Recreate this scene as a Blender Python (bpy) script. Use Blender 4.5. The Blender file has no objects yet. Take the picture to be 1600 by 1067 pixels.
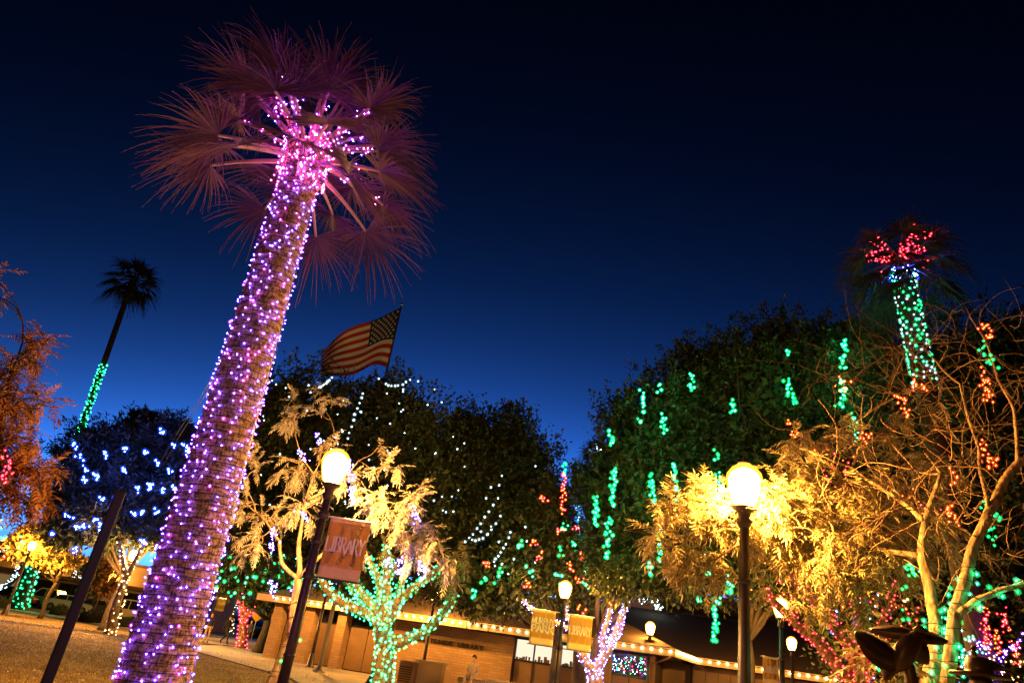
import bpy, bmesh, math, random
import numpy as np
from mathutils import Vector, Matrix
random.seed(7); rng = np.random.default_rng(11)
SC = bpy.context.scene; COL = SC.collection
PI = math.pi

# ------------------------------------------------------------------ camera
F = 1105.0; PITCH = math.radians(24.2); ROLL = math.radians(8.5); EYE = 1.4
_f = Vector((0, math.cos(PITCH), math.sin(PITCH))); _u = Vector((0, -math.sin(PITCH), math.cos(PITCH))); _r = Vector((1, 0, 0))
RC = _r * math.cos(ROLL) + _u * math.sin(ROLL); UC = _u * math.cos(ROLL) - _r * math.sin(ROLL)
cam = bpy.data.cameras.new('camera'); camo = bpy.data.objects.new('camera', cam); COL.objects.link(camo)
cam.sensor_width = 36; cam.lens = F / 1600 * 36; cam.clip_end = 2000; cam.clip_start = 0.05
camo.matrix_world = Matrix(((RC.x, UC.x, -_f.x, 0), (RC.y, UC.y, -_f.y, 0), (RC.z, UC.z, -_f.z, EYE), (0, 0, 0, 1)))
SC.camera = camo
def P(x, y, Y):
    """photo pixel + distance ahead -> a point in the park"""
    d = _f + RC * ((x - 800) / F) + UC * ((533.5 - y) / F); k = Y / d.y
    return Vector((d.x * k, Y, EYE + d.z * k))
def G(x, y):
    d = _f + RC * ((x - 800) / F) + UC * ((533.5 - y) / F); k = -EYE / d.z
    return Vector((d.x * k, d.y * k, 0))
# ------------------------------------------------------------------ dusk sky
W = bpy.data.worlds.new('World'); SC.world = W; W.use_nodes = True
wn = W.node_tree.nodes; wl = W.node_tree.links
sky = wn.new('ShaderNodeTexSky'); sky.sky_type = 'NISHITA'; sky.sun_disc = False
sky.sun_elevation = math.radians(-5); sky.sun_rotation = math.radians(2)
gm = wn.new('ShaderNodeGamma'); gm.inputs[1].default_value = 2.72
mul = wn.new('ShaderNodeMix'); mul.data_type = 'RGBA'; mul.blend_type = 'MULTIPLY'; mul.inputs[0].default_value = 1
mul.inputs[7].default_value = (2200, 11500, 48000, 1); mul.clamp_result = False
bw = wn.new('ShaderNodeRGBToBW'); mixb = wn.new('ShaderNodeMix'); mixb.data_type = 'RGBA'; mixb.inputs[0].default_value = .85
wl.new(sky.outputs[0], bw.inputs[0]); wl.new(sky.outputs[0], mixb.inputs[6]); wl.new(bw.outputs[0], mixb.inputs[7]); wl.new(mixb.outputs[2], gm.inputs[0]); wl.new(gm.outputs[0], mul.inputs[6]); wl.new(mul.outputs[2], wn['Background'].inputs[0])
wn['Background'].inputs[1].default_value = 0.08
SC.view_settings.view_transform = 'Standard'; SC.view_settings.look = 'None'; SC.view_settings.exposure = 0; SC.view_settings.gamma = 1
SC.cycles.sample_clamp_indirect = 4; SC.cycles.max_bounces = 5; SC.cycles.transparent_max_bounces = 12
SC.cycles.use_denoising = True

# ------------------------------------------------------------------ materials
def nd(nt, t, **k):
    n = nt.nodes.new(t)
    for a, b in k.items(): setattr(n, a, b)
    return n
def mat(name, col, rough=.7, col2=None, scale=6., bump=0., metal=0., detail=4., stretch=None, spec=.3, mapped=None):
    m = bpy.data.materials.new(name); m.use_nodes = True; nt = m.node_tree; b = nt.nodes['Principled BSDF']
    b.inputs['Base Color'].default_value = (*col, 1); b.inputs['Roughness'].default_value = rough; b.inputs['Metallic'].default_value = metal
    b.inputs['Specular IOR Level'].default_value = spec
    if col2 or bump:
        tc = nd(nt, 'ShaderNodeTexCoord'); mp = nd(nt, 'ShaderNodeMapping')
        if stretch: mp.inputs['Scale'].default_value = stretch
        nt.links.new(tc.outputs['Object'], mp.inputs[0])
        nz = nd(nt, 'ShaderNodeTexNoise'); nz.inputs['Scale'].default_value = scale; nz.inputs['Detail'].default_value = detail
        nt.links.new(mp.outputs[0], nz.inputs['Vector'])
        if col2:
            r = nd(nt, 'ShaderNodeValToRGB'); r.color_ramp.elements[0].position = .35; r.color_ramp.elements[1].position = .68
            r.color_ramp.elements[0].color = (*col, 1); r.color_ramp.elements[1].color = (*col2, 1)
            nt.links.new(nz.outputs[0], r.inputs[0]); nt.links.new(r.outputs[0], b.inputs['Base Color'])
        if bump:
            bp = nd(nt, 'ShaderNodeBump'); bp.inputs['Strength'].default_value = bump; bp.inputs['Distance'].default_value = .03
            nt.links.new(nz.outputs[0], bp.inputs['Height']); nt.links.new(bp.outputs[0], b.inputs['Normal'])
    return m
def leafmat(name, c1, c2, trans=.3, rough=.55):
    m = bpy.data.materials.new(name); m.use_nodes = True; nt = m.node_tree; b = nt.nodes['Principled BSDF']
    g = nd(nt, 'ShaderNodeNewGeometry'); r = nd(nt, 'ShaderNodeValToRGB')
    r.color_ramp.elements[0].color = (*c1, 1); r.color_ramp.elements[1].color = (*c2, 1)
    nt.links.new(g.outputs['Random Per Island'], r.inputs[0]); nt.links.new(r.outputs[0], b.inputs['Base Color'])
    b.inputs['Roughness'].default_value = rough; b.inputs['Specular IOR Level'].default_value = .25
    t = nd(nt, 'ShaderNodeBsdfTranslucent'); nt.links.new(r.outputs[0], t.inputs[0])
    mx = nd(nt, 'ShaderNodeMixShader'); mx.inputs[0].default_value = trans
    nt.links.new(b.outputs[0], mx.inputs[1]); nt.links.new(t.outputs[0], mx.inputs[2]); nt.links.new(mx.outputs[0], nt.nodes['Material Output'].inputs[0])
    return m
def emit(name, col, s):
    m = bpy.data.materials.new(name); m.use_nodes = True; nt = m.node_tree; nt.nodes.remove(nt.nodes['Principled BSDF'])
    e = nd(nt, 'ShaderNodeEmission'); e.inputs[0].default_value = (*col, 1); e.inputs[1].default_value = s
    nt.links.new(e.outputs[0], nt.nodes['Material Output'].inputs[0]); return m
def brickmat(name, c1, c2, mortar, bw=.4, bh=.12):
    m = bpy.data.materials.new(name); m.use_nodes = True; nt = m.node_tree; b = nt.nodes['Principled BSDF']; b.inputs['Roughness'].default_value = .85
    tc = nd(nt, 'ShaderNodeTexCoord'); sp = nd(nt, 'ShaderNodeSeparateXYZ'); cb = nd(nt, 'ShaderNodeCombineXYZ'); ad = nd(nt, 'ShaderNodeMath', operation='ADD')
    nt.links.new(tc.outputs['Object'], sp.inputs[0]); nt.links.new(sp.outputs[0], ad.inputs[0]); nt.links.new(sp.outputs[1], ad.inputs[1])
    nt.links.new(ad.outputs[0], cb.inputs[0]); nt.links.new(sp.outputs[2], cb.inputs[1])
    br = nd(nt, 'ShaderNodeTexBrick'); br.inputs['Scale'].default_value = 1; br.inputs['Brick Width'].default_value = bw; br.inputs['Row Height'].default_value = bh
    br.inputs['Mortar Size'].default_value = .012; br.inputs['Color1'].default_value = (*c1, 1); br.inputs['Color2'].default_value = (*c2, 1); br.inputs['Mortar'].default_value = (*mortar, 1)
    nt.links.new(cb.outputs[0], br.inputs['Vector']); nt.links.new(br.outputs['Color'], b.inputs['Base Color'])
    bp = nd(nt, 'ShaderNodeBump'); bp.inputs['Strength'].default_value = .6; bp.inputs['Distance'].default_value = .01; bp.invert = True
    nt.links.new(br.outputs['Fac'], bp.inputs['Height']); nt.links.new(bp.outputs[0], b.inputs['Normal']); return m
LAMPCOL = (1.0, .44, .07)
def glassmat():
    m = bpy.data.materials.new('lit lantern pane'); m.use_nodes = True; nt = m.node_tree; nt.nodes.remove(nt.nodes['Principled BSDF'])
    e = nd(nt, 'ShaderNodeEmission'); e.inputs[0].default_value = (1, .50, .09, 1); e.inputs[1].default_value = 16
    t = nd(nt, 'ShaderNodeBsdfTransparent'); t.inputs[0].default_value = (.9, .9, .9, 1); a = nd(nt, 'ShaderNodeAddShader')
    nt.links.new(e.outputs[0], a.inputs[0]); nt.links.new(t.outputs[0], a.inputs[1]); nt.links.new(a.outputs[0], nt.nodes['Material Output'].inputs[0]); return m
M = {}
M['pane'] = glassmat(); M['haloglass'] = None
M['iron'] = mat('dark bronze painted iron', (.035, .022, .016), .42, (.05, .032, .024), 14, .05, spec=.5)
M['wire'] = mat('dark green cable', (.006, .012, .008), .6)
M['palmbark'] = mat('palm bark', (.30, .19, .11), .9, (.12, .07, .04), 9, .9, detail=8, stretch=(1, 1, 3.2))
def weave(m):
    nt = m.node_tree; b = nt.nodes['Principled BSDF']; tc = nd(nt, 'ShaderNodeTexCoord'); mp = nd(nt, 'ShaderNodeMapping'); mp.inputs['Scale'].default_value = (1, 1, .35); nt.links.new(tc.outputs['Object'], mp.inputs[0])
    v = nd(nt, 'ShaderNodeTexNoise'); v.inputs['Scale'].default_value = 60; v.inputs['Detail'].default_value = 3; nt.links.new(mp.outputs[0], v.inputs['Vector'])
    mp2 = nd(nt, 'ShaderNodeMapping'); mp2.inputs['Scale'].default_value = (.5, .5, 3); nt.links.new(tc.outputs['Object'], mp2.inputs[0]); h = nd(nt, 'ShaderNodeTexNoise'); h.inputs['Scale'].default_value = 22; h.inputs['Detail'].default_value = 4; nt.links.new(mp2.outputs[0], h.inputs['Vector'])
    mx = nd(nt, 'ShaderNodeMath', operation='MULTIPLY'); nt.links.new(v.outputs[0], mx.inputs[0]); nt.links.new(h.outputs[0], mx.inputs[1]); r = nd(nt, 'ShaderNodeValToRGB'); r.color_ramp.elements[0].position = .17; r.color_ramp.elements[1].position = .34; r.color_ramp.elements[0].color = (.035, .02, .012, 1); r.color_ramp.elements[1].color = (.36, .23, .13, 1)
    nt.links.new(mx.outputs[0], r.inputs[0]); nt.links.new(r.outputs[0], b.inputs['Base Color']); bp = [n for n in nt.nodes if n.type == 'BUMP'][0]; bp.inputs['Distance'].default_value = .02; nt.links.new(mx.outputs[0], bp.inputs['Height'])
weave(M['palmbark'])
M['palmbark2'] = mat('dark palm bark', (.05, .035, .025), .95, (.03, .02, .015), 9, .5)
M['bark'] = mat('pale bark', (.10, .065, .038), .9, (.33, .235, .14), 16, 1.0, stretch=(1, 1, .3), detail=9)
M['twigbark'] = mat('twig bark', (.20, .11, .06), .85, (.13, .075, .04), 14)
M['darkbark'] = mat('dark bark', (.05, .034, .024), .9, (.03, .022, .015), 10, .6)
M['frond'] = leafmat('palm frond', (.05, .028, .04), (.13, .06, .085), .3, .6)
M['frond_dark'] = leafmat('far palm frond', (.02, .025, .012), (.035, .035, .018), .1)
M['petiole'] = mat('palm petiole', (.22, .15, .08), .6, (.15, .1, .05), 8)
M['ficus'] = leafmat('ficus leaf', (.022, .032, .012), (.06, .065, .025), .15, .5)
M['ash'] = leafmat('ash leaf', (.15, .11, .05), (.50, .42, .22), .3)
M['ash_pale'] = leafmat('pale ash leaf', (.27, .24, .20), (.52, .46, .38), .3)
M['ash_red'] = leafmat('russet leaf', (.19, .075, .03), (.32, .15, .055), .25)
M['yellowleaf'] = leafmat('street tree leaf', (.22, .17, .05), (.34, .24, .07), .3)
M['mesquite'] = leafmat('mesquite leaf', (.02, .03, .016), (.04, .05, .03), .15)
M['grass'] = leafmat('winter lawn blade', (.22, .16, .045), (.40, .28, .09), .3)
M['lawn'] = mat('winter lawn', (.22, .15, .045), .95, (.36, .24, .07), 2.2, .5, detail=10)
def patchy(m, dark, sc):
    nt = m.node_tree; b = nt.nodes['Principled BSDF']; src = b.inputs['Base Color'].links[0].from_socket; tc = nd(nt, 'ShaderNodeTexCoord'); nz = nd(nt, 'ShaderNodeTexNoise'); nz.inputs['Scale'].default_value = sc; nz.inputs['Detail'].default_value = 5; nt.links.new(tc.outputs['Object'], nz.inputs['Vector'])
    r = nd(nt, 'ShaderNodeValToRGB'); r.color_ramp.elements[0].position = .42; r.color_ramp.elements[1].position = .6; mx = nd(nt, 'ShaderNodeMix'); mx.data_type = 'RGBA'; nt.links.new(nz.outputs[0], r.inputs[0]); nt.links.new(r.outputs[0], mx.inputs[0]); mx.inputs[6].default_value = (*dark, 1); nt.links.new(src, mx.inputs[7]); nt.links.new(mx.outputs[2], b.inputs['Base Color'])
patchy(M['lawn'], (.14, .09, .03), .45)
M['ground'] = mat('dark ground', (.07, .055, .04), .95, (.10, .08, .06), 1.5, .2)
M['concrete'] = mat('concrete walk', (.36, .31, .24), .8, (.28, .24, .18), 1.4, .15, detail=8)
M['asphalt'] = mat('asphalt', (.05, .045, .04), .75, (.07, .06, .055), 3, .2)
M['brick'] = brickmat('tan brick', (.27, .165, .085), (.215, .125, .062), (.16, .105, .065))
M['brown'] = mat('brown wall panel', (.17, .10, .062), .55, (.14, .085, .05), 2)
M['fascia'] = mat('painted fascia', (.40, .27, .15), .6, (.35, .235, .13), 3)
M['shingle'] = mat('roof shingle', (.10, .065, .045), .9, (.045, .03, .022), 26, .8, detail=6)
M['frame'] = mat('dark window frame', (.03, .022, .018), .4)
M['litglass'] = emit('lit reading room', (1, .86, .62), 1.1)
M['dimglass'] = emit('dim shop window', (1, .6, .25), .18)
M['darkglass'] = mat('dark window glass', (.015, .018, .025), .08, spec=.6)
M['letter'] = mat('dark metal letter', (.03, .02, .015), .45)
M['banner'] = leafmat('banner cloth', (.76, .46, .10), (.76, .46, .10), .45, .75)
M['bannertrim'] = mat('banner hem cloth', (.9, .68, .28), .75, (.85, .62, .25), 5)
M['bannerink'] = mat('banner pale print', (.98, .92, .7), .7)
M['bannerink2'] = mat('banner swirl print', (.84, .53, .13), .75)
M['white'] = mat('white paint', (.75, .72, .68), .6)
M['flagred'] = mat('flag red cloth', (.45, .03, .035), .8)
M['flagwhite'] = mat('flag white cloth', (.75, .70, .68), .8)
M['flagblue'] = mat('flag blue cloth', (.02, .025, .09), .8)
M['polemetal'] = mat('aluminium pole', (.35, .35, .36), .35, metal=.8)
M['bronze'] = mat('bronze', (.055, .028, .015), .42, (.03, .018, .012), 8, .3, metal=.4)
M['bluesteel'] = mat('blue painted steel post', (.003, .003, .009), .55, (.002, .002, .006), 6, spec=.15)
M['stucco'] = mat('tan stucco', (.34, .24, .15), .9, (.28, .19, .12), 1.2, .1)
M['hedge'] = leafmat('hedge leaf', (.035, .04, .016), (.07, .07, .03), .15)
M['tyre'] = mat('tyre rubber', (.012, .012, .012), .8)
M['skin'] = mat('skin', (.42, .24, .16), .6)
M['cloth_dark'] = mat('dark blue cloth', (.025, .03, .045), .9)
M['cloth_tan'] = mat('tan cloth', (.42, .33, .22), .9)
M['hair'] = mat('dark hair', (.03, .02, .012), .6)
BC = {'violet': ((.11, .03, 1), 620, (.09, .02, 1)), 'blueviolet': ((.24, .06, 1), 620, (.22, .04, 1)), 'pink': ((1, .05, .45), 1300, (1, .04, .42)), 'blue': ((.04, .10, 1), 420, (.02, .07, 1)), 'green': ((.004, 1, .14), 90, (0, .80, .10)),
      'teal': ((.01, 1, .33), 380, (0, .85, .25)), 'red': ((1, .02, .03), 120, (1, .01, .02)), 'orange': ((1, .09, .02), 60, (1, .06, .01)), 'white': ((.62, .85, .9), 40, (.35, .55, .6)), 'warm': ((1, .62, .22), 70, (.9, .42, .1)), 'cool': ((.30, .22, 1), 200, (.25, .18, 1)), 'crown': ((.20, .03, 1), 1000, (.22, .04, 1)), 'magenta': ((.62, .05, .9), 270, (.7, .05, .9))}
def lens(name, col, s):  # see-through emissive skin that paints a halo of glow round a light
    m = bpy.data.materials.new(name); m.use_nodes = True; nt = m.node_tree; nt.nodes.remove(nt.nodes['Principled BSDF'])
    e = nd(nt, 'ShaderNodeEmission'); e.inputs[0].default_value = (*col, 1); e.inputs[1].default_value = s; t = nd(nt, 'ShaderNodeBsdfTransparent'); a = nd(nt, 'ShaderNodeAddShader')
    nt.links.new(e.outputs[0], a.inputs[0]); nt.links.new(t.outputs[0], a.inputs[1]); nt.links.new(a.outputs[0], nt.nodes['Material Output'].inputs[0]); m.cycles.emission_sampling = 'NONE'; return m
M['haloglass'] = lens('lantern glass with painted halo', (1, .40, .02), 1.5)  # lantern glass that also carries a painted warm halo
for k, (c, s, h) in BC.items(): M['b_' + k] = emit(k + ' led', c, s); M['l_' + k] = lens(k + ' halo', h, .42)

# ------------------------------------------------------------------ mesh helpers
def rawmesh(name, V, Fc, mi=None):
    """fast mesh from equal-sized numpy faces"""
    me = bpy.data.meshes.new(name); n = len(Fc); k = Fc.shape[1]
    me.vertices.add(len(V)); me.vertices.foreach_set('co', np.asarray(V, dtype=np.float32).ravel())
    me.loops.add(n * k); me.loops.foreach_set('vertex_index', np.asarray(Fc, dtype=np.int32).ravel())
    me.polygons.add(n); me.polygons.foreach_set('loop_start', np.arange(0, n * k, k, dtype=np.int32))
    if mi is not None: me.polygons.foreach_set('material_index', np.asarray(mi, dtype=np.int32))
    me.update(calc_edges=True); return me
def link(name, me, mats, parent=None, kind=None):
    o = bpy.data.objects.new(name, me); COL.objects.link(o)
    if me is not None and not me.materials:
        for m in (mats if isinstance(mats, (list, tuple)) else [mats]): me.materials.append(M[m] if isinstance(m, str) else m)
    if parent: o.parent = parent
    if kind: o['kind'] = kind
    return o
def empty(name, loc=(0, 0, 0), rz=0):
    o = bpy.data.objects.new(name, None); COL.objects.link(o); o.location = loc; o.rotation_euler = (0, 0, rz); o.empty_display_size = .2; return o
def tag(o, label, cat, group=None):
    o['label'] = label; o['category'] = cat
    if group: o['group'] = group
    return o
def frame(d):
    d = Vector(d).normalized(); a = Vector((0, 0, 1)) if abs(d.z) < .95 else Vector((1, 0, 0))
    x = a.cross(d).normalized(); return x, d.cross(x).normalized()
class MB:
    def __init__(s): s.v = []; s.f = []; s.m = []
    def add(s, vs, fs, mi=0):
        o = len(s.v); s.v += [tuple(v) for v in vs]; s.f += [tuple(i + o for i in f) for f in fs]; s.m += [mi] * len(fs); return s
    def tube(s, path, rad, n=6, mi=0, cap=True):
        path = [Vector(p) for p in path]
        if not isinstance(rad, (list, tuple)): rad = [rad] * len(path)
        vs = []; fs = []; x = None
        for i, p in enumerate(path):
            d = (path[min(i + 1, len(path) - 1)] - path[max(i - 1, 0)])
            if d.length < 1e-9: d = Vector((0, 0, 1))
            d.normalize()
            if x is None: x, y = frame(d)
            else:
                x = x - d * x.dot(d)
                if x.length < 1e-5: x, y = frame(d)
                x.normalize(); y = d.cross(x)
            for k in range(n):
                a = 2 * PI * k / n; vs.append(p + x * (math.cos(a) * rad[i]) + y * (math.sin(a) * rad[i]))
        for i in range(len(path) - 1):
            for k in range(n):
                k2 = (k + 1) % n; fs.append((i * n + k, i * n + k2, (i + 1) * n + k2, (i + 1) * n + k))
        if cap and n > 2: fs.append(tuple(range(n))[::-1]); fs.append(tuple((len(path) - 1) * n + k for k in range(n)))
        return s.add(vs, fs, mi)
    def lathe(s, prof, n=12, o=(0, 0, 0), mi=0, a0=0.):
        vs = []; fs = []
        for r, z in prof:
            for k in range(n):
                a = 2 * PI * k / n + a0; vs.append((o[0] + r * math.cos(a), o[1] + r * math.sin(a), o[2] + z))
        for i in range(len(prof) - 1):
            for k in range(n):
                k2 = (k + 1) % n; fs.append((i * n + k, i * n + k2, (i + 1) * n + k2, (i + 1) * n + k))
        fs.append(tuple(range(n))[::-1]); fs.append(tuple((len(prof) - 1) * n + k for k in range(n)))
        return s.add(vs, fs, mi)
    def box(s, a, b, mi=0):
        x0, y0, z0 = a; x1, y1, z1 = b
        vs = [(x0, y0, z0), (x1, y0, z0), (x1, y1, z0), (x0, y1, z0), (x0, y0, z1), (x1, y0, z1), (x1, y1, z1), (x0, y1, z1)]
        return s.add(vs, [(0, 3, 2, 1), (4, 5, 6, 7), (0, 1, 5, 4), (1, 2, 6, 5), (2, 3, 7, 6), (3, 0, 4, 7)], mi)
    def build(s, name, mats, parent=None, smooth=False, kind=None, bevel=0):
        me = bpy.data.meshes.new(name); me.from_pydata(s.v, [], s.f)
        if any(s.m): me.polygons.foreach_set('material_index', s.m)
        if smooth: me.polygons.foreach_set('use_smooth', [True] * len(me.polygons))
        o = link(name, me, mats, parent, kind)
        if bevel:
            b = o.modifiers.new('edge', 'BEVEL'); b.width = bevel; b.segments = 2; b.limit_method = 'ANGLE'
        return o
def curvy(a, b, n=6, wob=.1, sag=0.):
    a = Vector(a); b = Vector(b); L = (b - a).length; x, y = frame(b - a); ph = random.uniform(0, 6.28); p2 = random.uniform(0, 6.28); out = []
    for i in range(n + 1):
        t = i / n; w = math.sin(PI * t) * wob * L
        out.append(a.lerp(b, t) + x * (w * math.sin(ph + 3.1 * t)) + y * (w * math.cos(p2 + 2.7 * t)) + Vector((0, 0, -sag * L * 4 * t * (1 - t))))
    return out
def taper(r0, r1, n): return [r0 + (r1 - r0) * i / (n - 1) for i in range(n)]
# -------- leaves (numpy)
def unit(a): return a / np.maximum(np.linalg.norm(a, axis=1, keepdims=True), 1e-9)
def leaf_arrays(C, D, L, Wd, up=None, fold=.12):
    """4-vertex leaves with a fold along the midrib"""
    n = len(C); R = rng.normal(size=(n, 3)) if up is None else up + rng.normal(size=(n, 3)) * .4
    S = unit(np.cross(D, R)); N = unit(np.cross(S, D)); L = L[:, None]; Wd = Wd[:, None]
    b = C; l = C + D * L * .45 + S * Wd * .5 + N * L * fold; r = C + D * L * .45 - S * Wd * .5 + N * L * fold; t = C + D * L
    V = np.stack([b, r, t, l], 1).reshape(-1, 3); Fc = np.arange(n * 4).reshape(n, 4); return V, Fc
def rdir(n): return unit(rng.normal(size=(n, 3)))
def foliage(name, C, D, L, Wd, m, parent, up=None, kind='stuff'):
    V, Fc = leaf_arrays(C, D, L, Wd, up); return link(name, rawmesh(name, V, Fc), m, parent, kind)
def crown_points(lobes, n, shoots=.55, up=.7, inner=.5):
    """leaf bases and directions through a crown made of ellipsoid lobes that throw out upright shoots"""
    vol = np.array([max(r[0] * r[1], r[0] * r[2]) for c, r in lobes]); pr = vol / vol.sum(); Cs = []; Ds = []
    for (c, r), q in zip(lobes, pr):
        c = np.array(c); r = np.array(r); k = max(20, int(n * q)); k1 = int(k * (1 - shoots)); d = rdir(k1)
        rad = inner + (1.0 - inner) * rng.random(k1) ** .6; bump = 1 + .12 * np.sin(5 * d[:, :1] + 3 * c[0]) * np.cos(4 * d[:, 2:3] + c[2]) + .08 * np.sin(9 * d[:, 1:2] + 7 * d[:, 2:3])
        Cs.append(c + d * r * rad[:, None] * bump); Ds.append(unit(d + rng.normal(size=(k1, 3)) * .7))
        per = 34; ns = max(4, (k - k1) // per); d = rdir(ns); d[:, 2] = np.abs(d[:, 2]) * np.where(rng.random(ns) < .8, 1, -1)
        base = c + d * r * (.82 + .15 * rng.random((ns, 1))); ax = unit(d * (1 - up) + np.array([0, 0, up]) + rng.normal(size=(ns, 3)) * .18)
        ln = (.3 + .9 * rng.random(ns) ** 2) * min(.7 * r.min(), 1.25)
        t = rng.random((ns, per)); off = rng.normal(size=(ns, per, 3)) * .10 * (1.15 - t[..., None]) * ln[:, None, None] * 2.2
        Cs.append((base[:, None] + ax[:, None] * (t * ln[:, None])[..., None] + off).reshape(-1, 3)); Ds.append(unit(np.repeat(ax, per, 0) * .7 + rng.normal(size=(ns * per, 3)) * .7))
    C = np.concatenate(Cs); D = np.concatenate(Ds); w = np.sin(2.3 * C[:, 0] + 1.1 * C[:, 2]) + np.sin(2.9 * C[:, 2] - 1.3 * C[:, 0] + 2) + np.sin(3.7 * C[:, 1] + 1.9 * C[:, 2]) * .8 + np.sin(5.1 * C[:, 0] - 4.3 * C[:, 2]) * .6
    keep = rng.random(len(C)) < np.clip(.62 + .36 * w, .12, 1); return C[keep], D[keep]
# -------- bulbs
OCT = np.array([(1, 0, 0), (0, 1, 0), (-1, 0, 0), (0, -1, 0), (0, 0, 1), (0, 0, -1.3)], float)
OCF = np.array([(0, 1, 4), (1, 2, 4), (2, 3, 4), (3, 0, 4), (1, 0, 5), (2, 1, 5), (3, 2, 5), (0, 3, 5)])
_bm = bmesh.new(); bmesh.ops.create_icosphere(_bm, subdivisions=1, radius=1); ICV = np.array([v.co[:] for v in _bm.verts]); ICF = np.array([[v.index for v in f.verts] for f in _bm.faces]); _bm.free()
def bulbs(name, pts, r, cols, parent=None, kind='stuff', idx=None, core=.48, halo=2.0):
    pts = np.asarray(pts, float); n = len(pts); rr = r * (.75 + .5 * rng.random(n))
    if idx is None: idx = rng.integers(0, len(cols), n)
    V1 = (pts[:, None] + OCT[None] * (rr * core)[:, None, None]).reshape(-1, 3); F1 = (OCF[None] + (np.arange(n) * 6)[:, None, None]).reshape(-1, 3); ni = len(ICV)
    V2 = (pts[:, None] + ICV[None] * (rr * halo)[:, None, None]).reshape(-1, 3); F2 = (ICF[None] + (np.arange(n) * ni)[:, None, None]).reshape(-1, 3) + len(V1)  # outer ball is painted bloom around the LED core
    mi = np.concatenate([np.repeat(idx, 8), np.repeat(np.asarray(idx) + len(cols), len(ICF))])
    return link(name, rawmesh(name, np.concatenate([V1, V2]), np.concatenate([F1, F2]), mi), ['b_' + c for c in cols] + ['l_' + c for c in cols], parent, kind)
def path_sampler(path, rad):
    path = [Vector(p) for p in path]; cum = [0]
    for a, b in zip(path, path[1:]): cum.append(cum[-1] + (b - a).length)
    def at(s):
        s = min(max(s, 0), cum[-1])
        for i in range(len(path) - 1):
            if s <= cum[i + 1] or i == len(path) - 2:
                t = (s - cum[i]) / max(cum[i + 1] - cum[i], 1e-6); d = (path[i + 1] - path[i]).normalized()
                return path[i].lerp(path[i + 1], t), d, rad[i] + (rad[i + 1] - rad[i]) * t
    return at, cum[-1]
def helix(path, rad, pitch, step, off=.012, jit=.3, s0=0, s1=None, ph=0.):
    at, L = path_sampler(path, rad); s1 = L if s1 is None else s1; s = s0; a = ph; wire = []; pts = []; nextb = 0.; acc = 0.
    while s < s1:
        c, d, r = at(s); x, y = frame(d); rr = r + off
        wire.append(c + x * (math.cos(a) * rr) + y * (math.sin(a) * rr))
        ds = .32; a += ds; s += pitch * ds / (2 * PI) * random.uniform(.6, 1.4); acc += ds * rr
        if acc >= nextb:
            nextb = acc + step * random.uniform(.5, 1.5); aa = a + random.uniform(-.3, .3); r2 = rr + random.uniform(0, .015); sj = random.uniform(-jit, jit) * pitch
            pts.append(c + d * sj + x * (math.cos(aa) * r2) + y * (math.sin(aa) * r2))
    return wire, pts
def wrap(name, label, paths, cols, r, pitch=.07, step=.1, wire=.004, group=None, jit=.35, wn_=3, off=.014):
    t = empty(name, paths[0][0][0]); tag(t, label, 'string lights', group); o = Vector(paths[0][0][0]); mb = MB(); pts = []
    for path, rad in paths:
        w, p = helix(path, rad, pitch, step, off=off, jit=jit, ph=random.random() * 6); pts += [q - o for q in p]
        if wire and len(w) > 2: mb.tube([q - o for q in w], wire, wn_, cap=False)
    if wire: mb.build('cable', 'wire', t)
    bulbs('bulbs', [tuple(q) for q in pts], r, cols, t); return t
def cluster(label, x0, y0, x1, y1, Y, cols, n, r=.03, spread=.08, group=None, name='light_strand', sag=0., even=False):
    """a short hanging strand: a cable with bulbs along it"""
    a = P(x0, y0, Y); b = P(x1, y1, Y); pts = []; w = []
    for i in range(n):
        t = (i + (.5 if even else random.random())) / n; c = a.lerp(b, t); c.z -= sag * 4 * t * (1 - t); w.append(c - a)
        pts.append(c - a + Vector((random.gauss(0, spread), random.gauss(0, spread), random.gauss(0, spread))))
    o = empty(name, a); tag(o, label, 'string lights', group)
    if len(w) > 1: MB().tube([a - a] + w, .006, 3, cap=False).build('cable', 'wire', o)
    bulbs('bulbs', [tuple(p) for p in pts], r, cols, o); return o

# ------------------------------------------------------------------ setting
def PZ(x, y, z):
    d = _f + RC * ((x - 800) / F) + UC * ((533.5 - y) / F); k = (z - EYE) / d.z
    return Vector((d.x * k, d.y * k, z))
def sheet(name, pts, z, m, cut=None):
    mb = MB(); mb.add([(p[0], p[1], z) for p in pts], [tuple(range(len(pts)))]); o = mb.build(name, m); o['kind'] = 'structure'; return o
sheet('ground', [(-900, -300), (900, -300), (900, 900), (-900, 900)], 0, 'ground')
EL, ER = G(-60, 940), G(330, 1006); PE, PN = G(250, 1003), Vector((-4.6, 23.0, 0))
sheet('lawn', [(-60, -20), (-2.2, -20), (-2.2, 17.5), PN, (-5.4, 25.1), PE, ER, EL, (-60, 66)], .012, 'lawn')
sheet('plaza_pavement', [(-2.0, -20), (40, -20), (40, 60), (-8, 60), (-12, 52), ER + Vector((.5, .3, 0)), PE + Vector((.25, 0, 0)), (-5.15, 25.2), (-4.4, 23.0), (-2.0, 17.5)], .008, 'concrete')
sheet('street_pavement', [EL + Vector((0, .6, 0)), ER + Vector((0, .6, 0)), ER + Vector((1, 4, 0)), EL + Vector((0, 4, 0))], .02, 'concrete')
sheet('road', [(-120, 75), (-60, 69), (-13.5, 60), (20, 75), (20, 130), (-120, 130)], .006, 'asphalt')
kb = MB()
edge = [(-2.1, 10), (-2.1, 17.5), (-4.5, 23.0), (-5.3, 25.15), (PE.x + .12, PE.y, 0), (ER.x + .2, ER.y, 0)]
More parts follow.
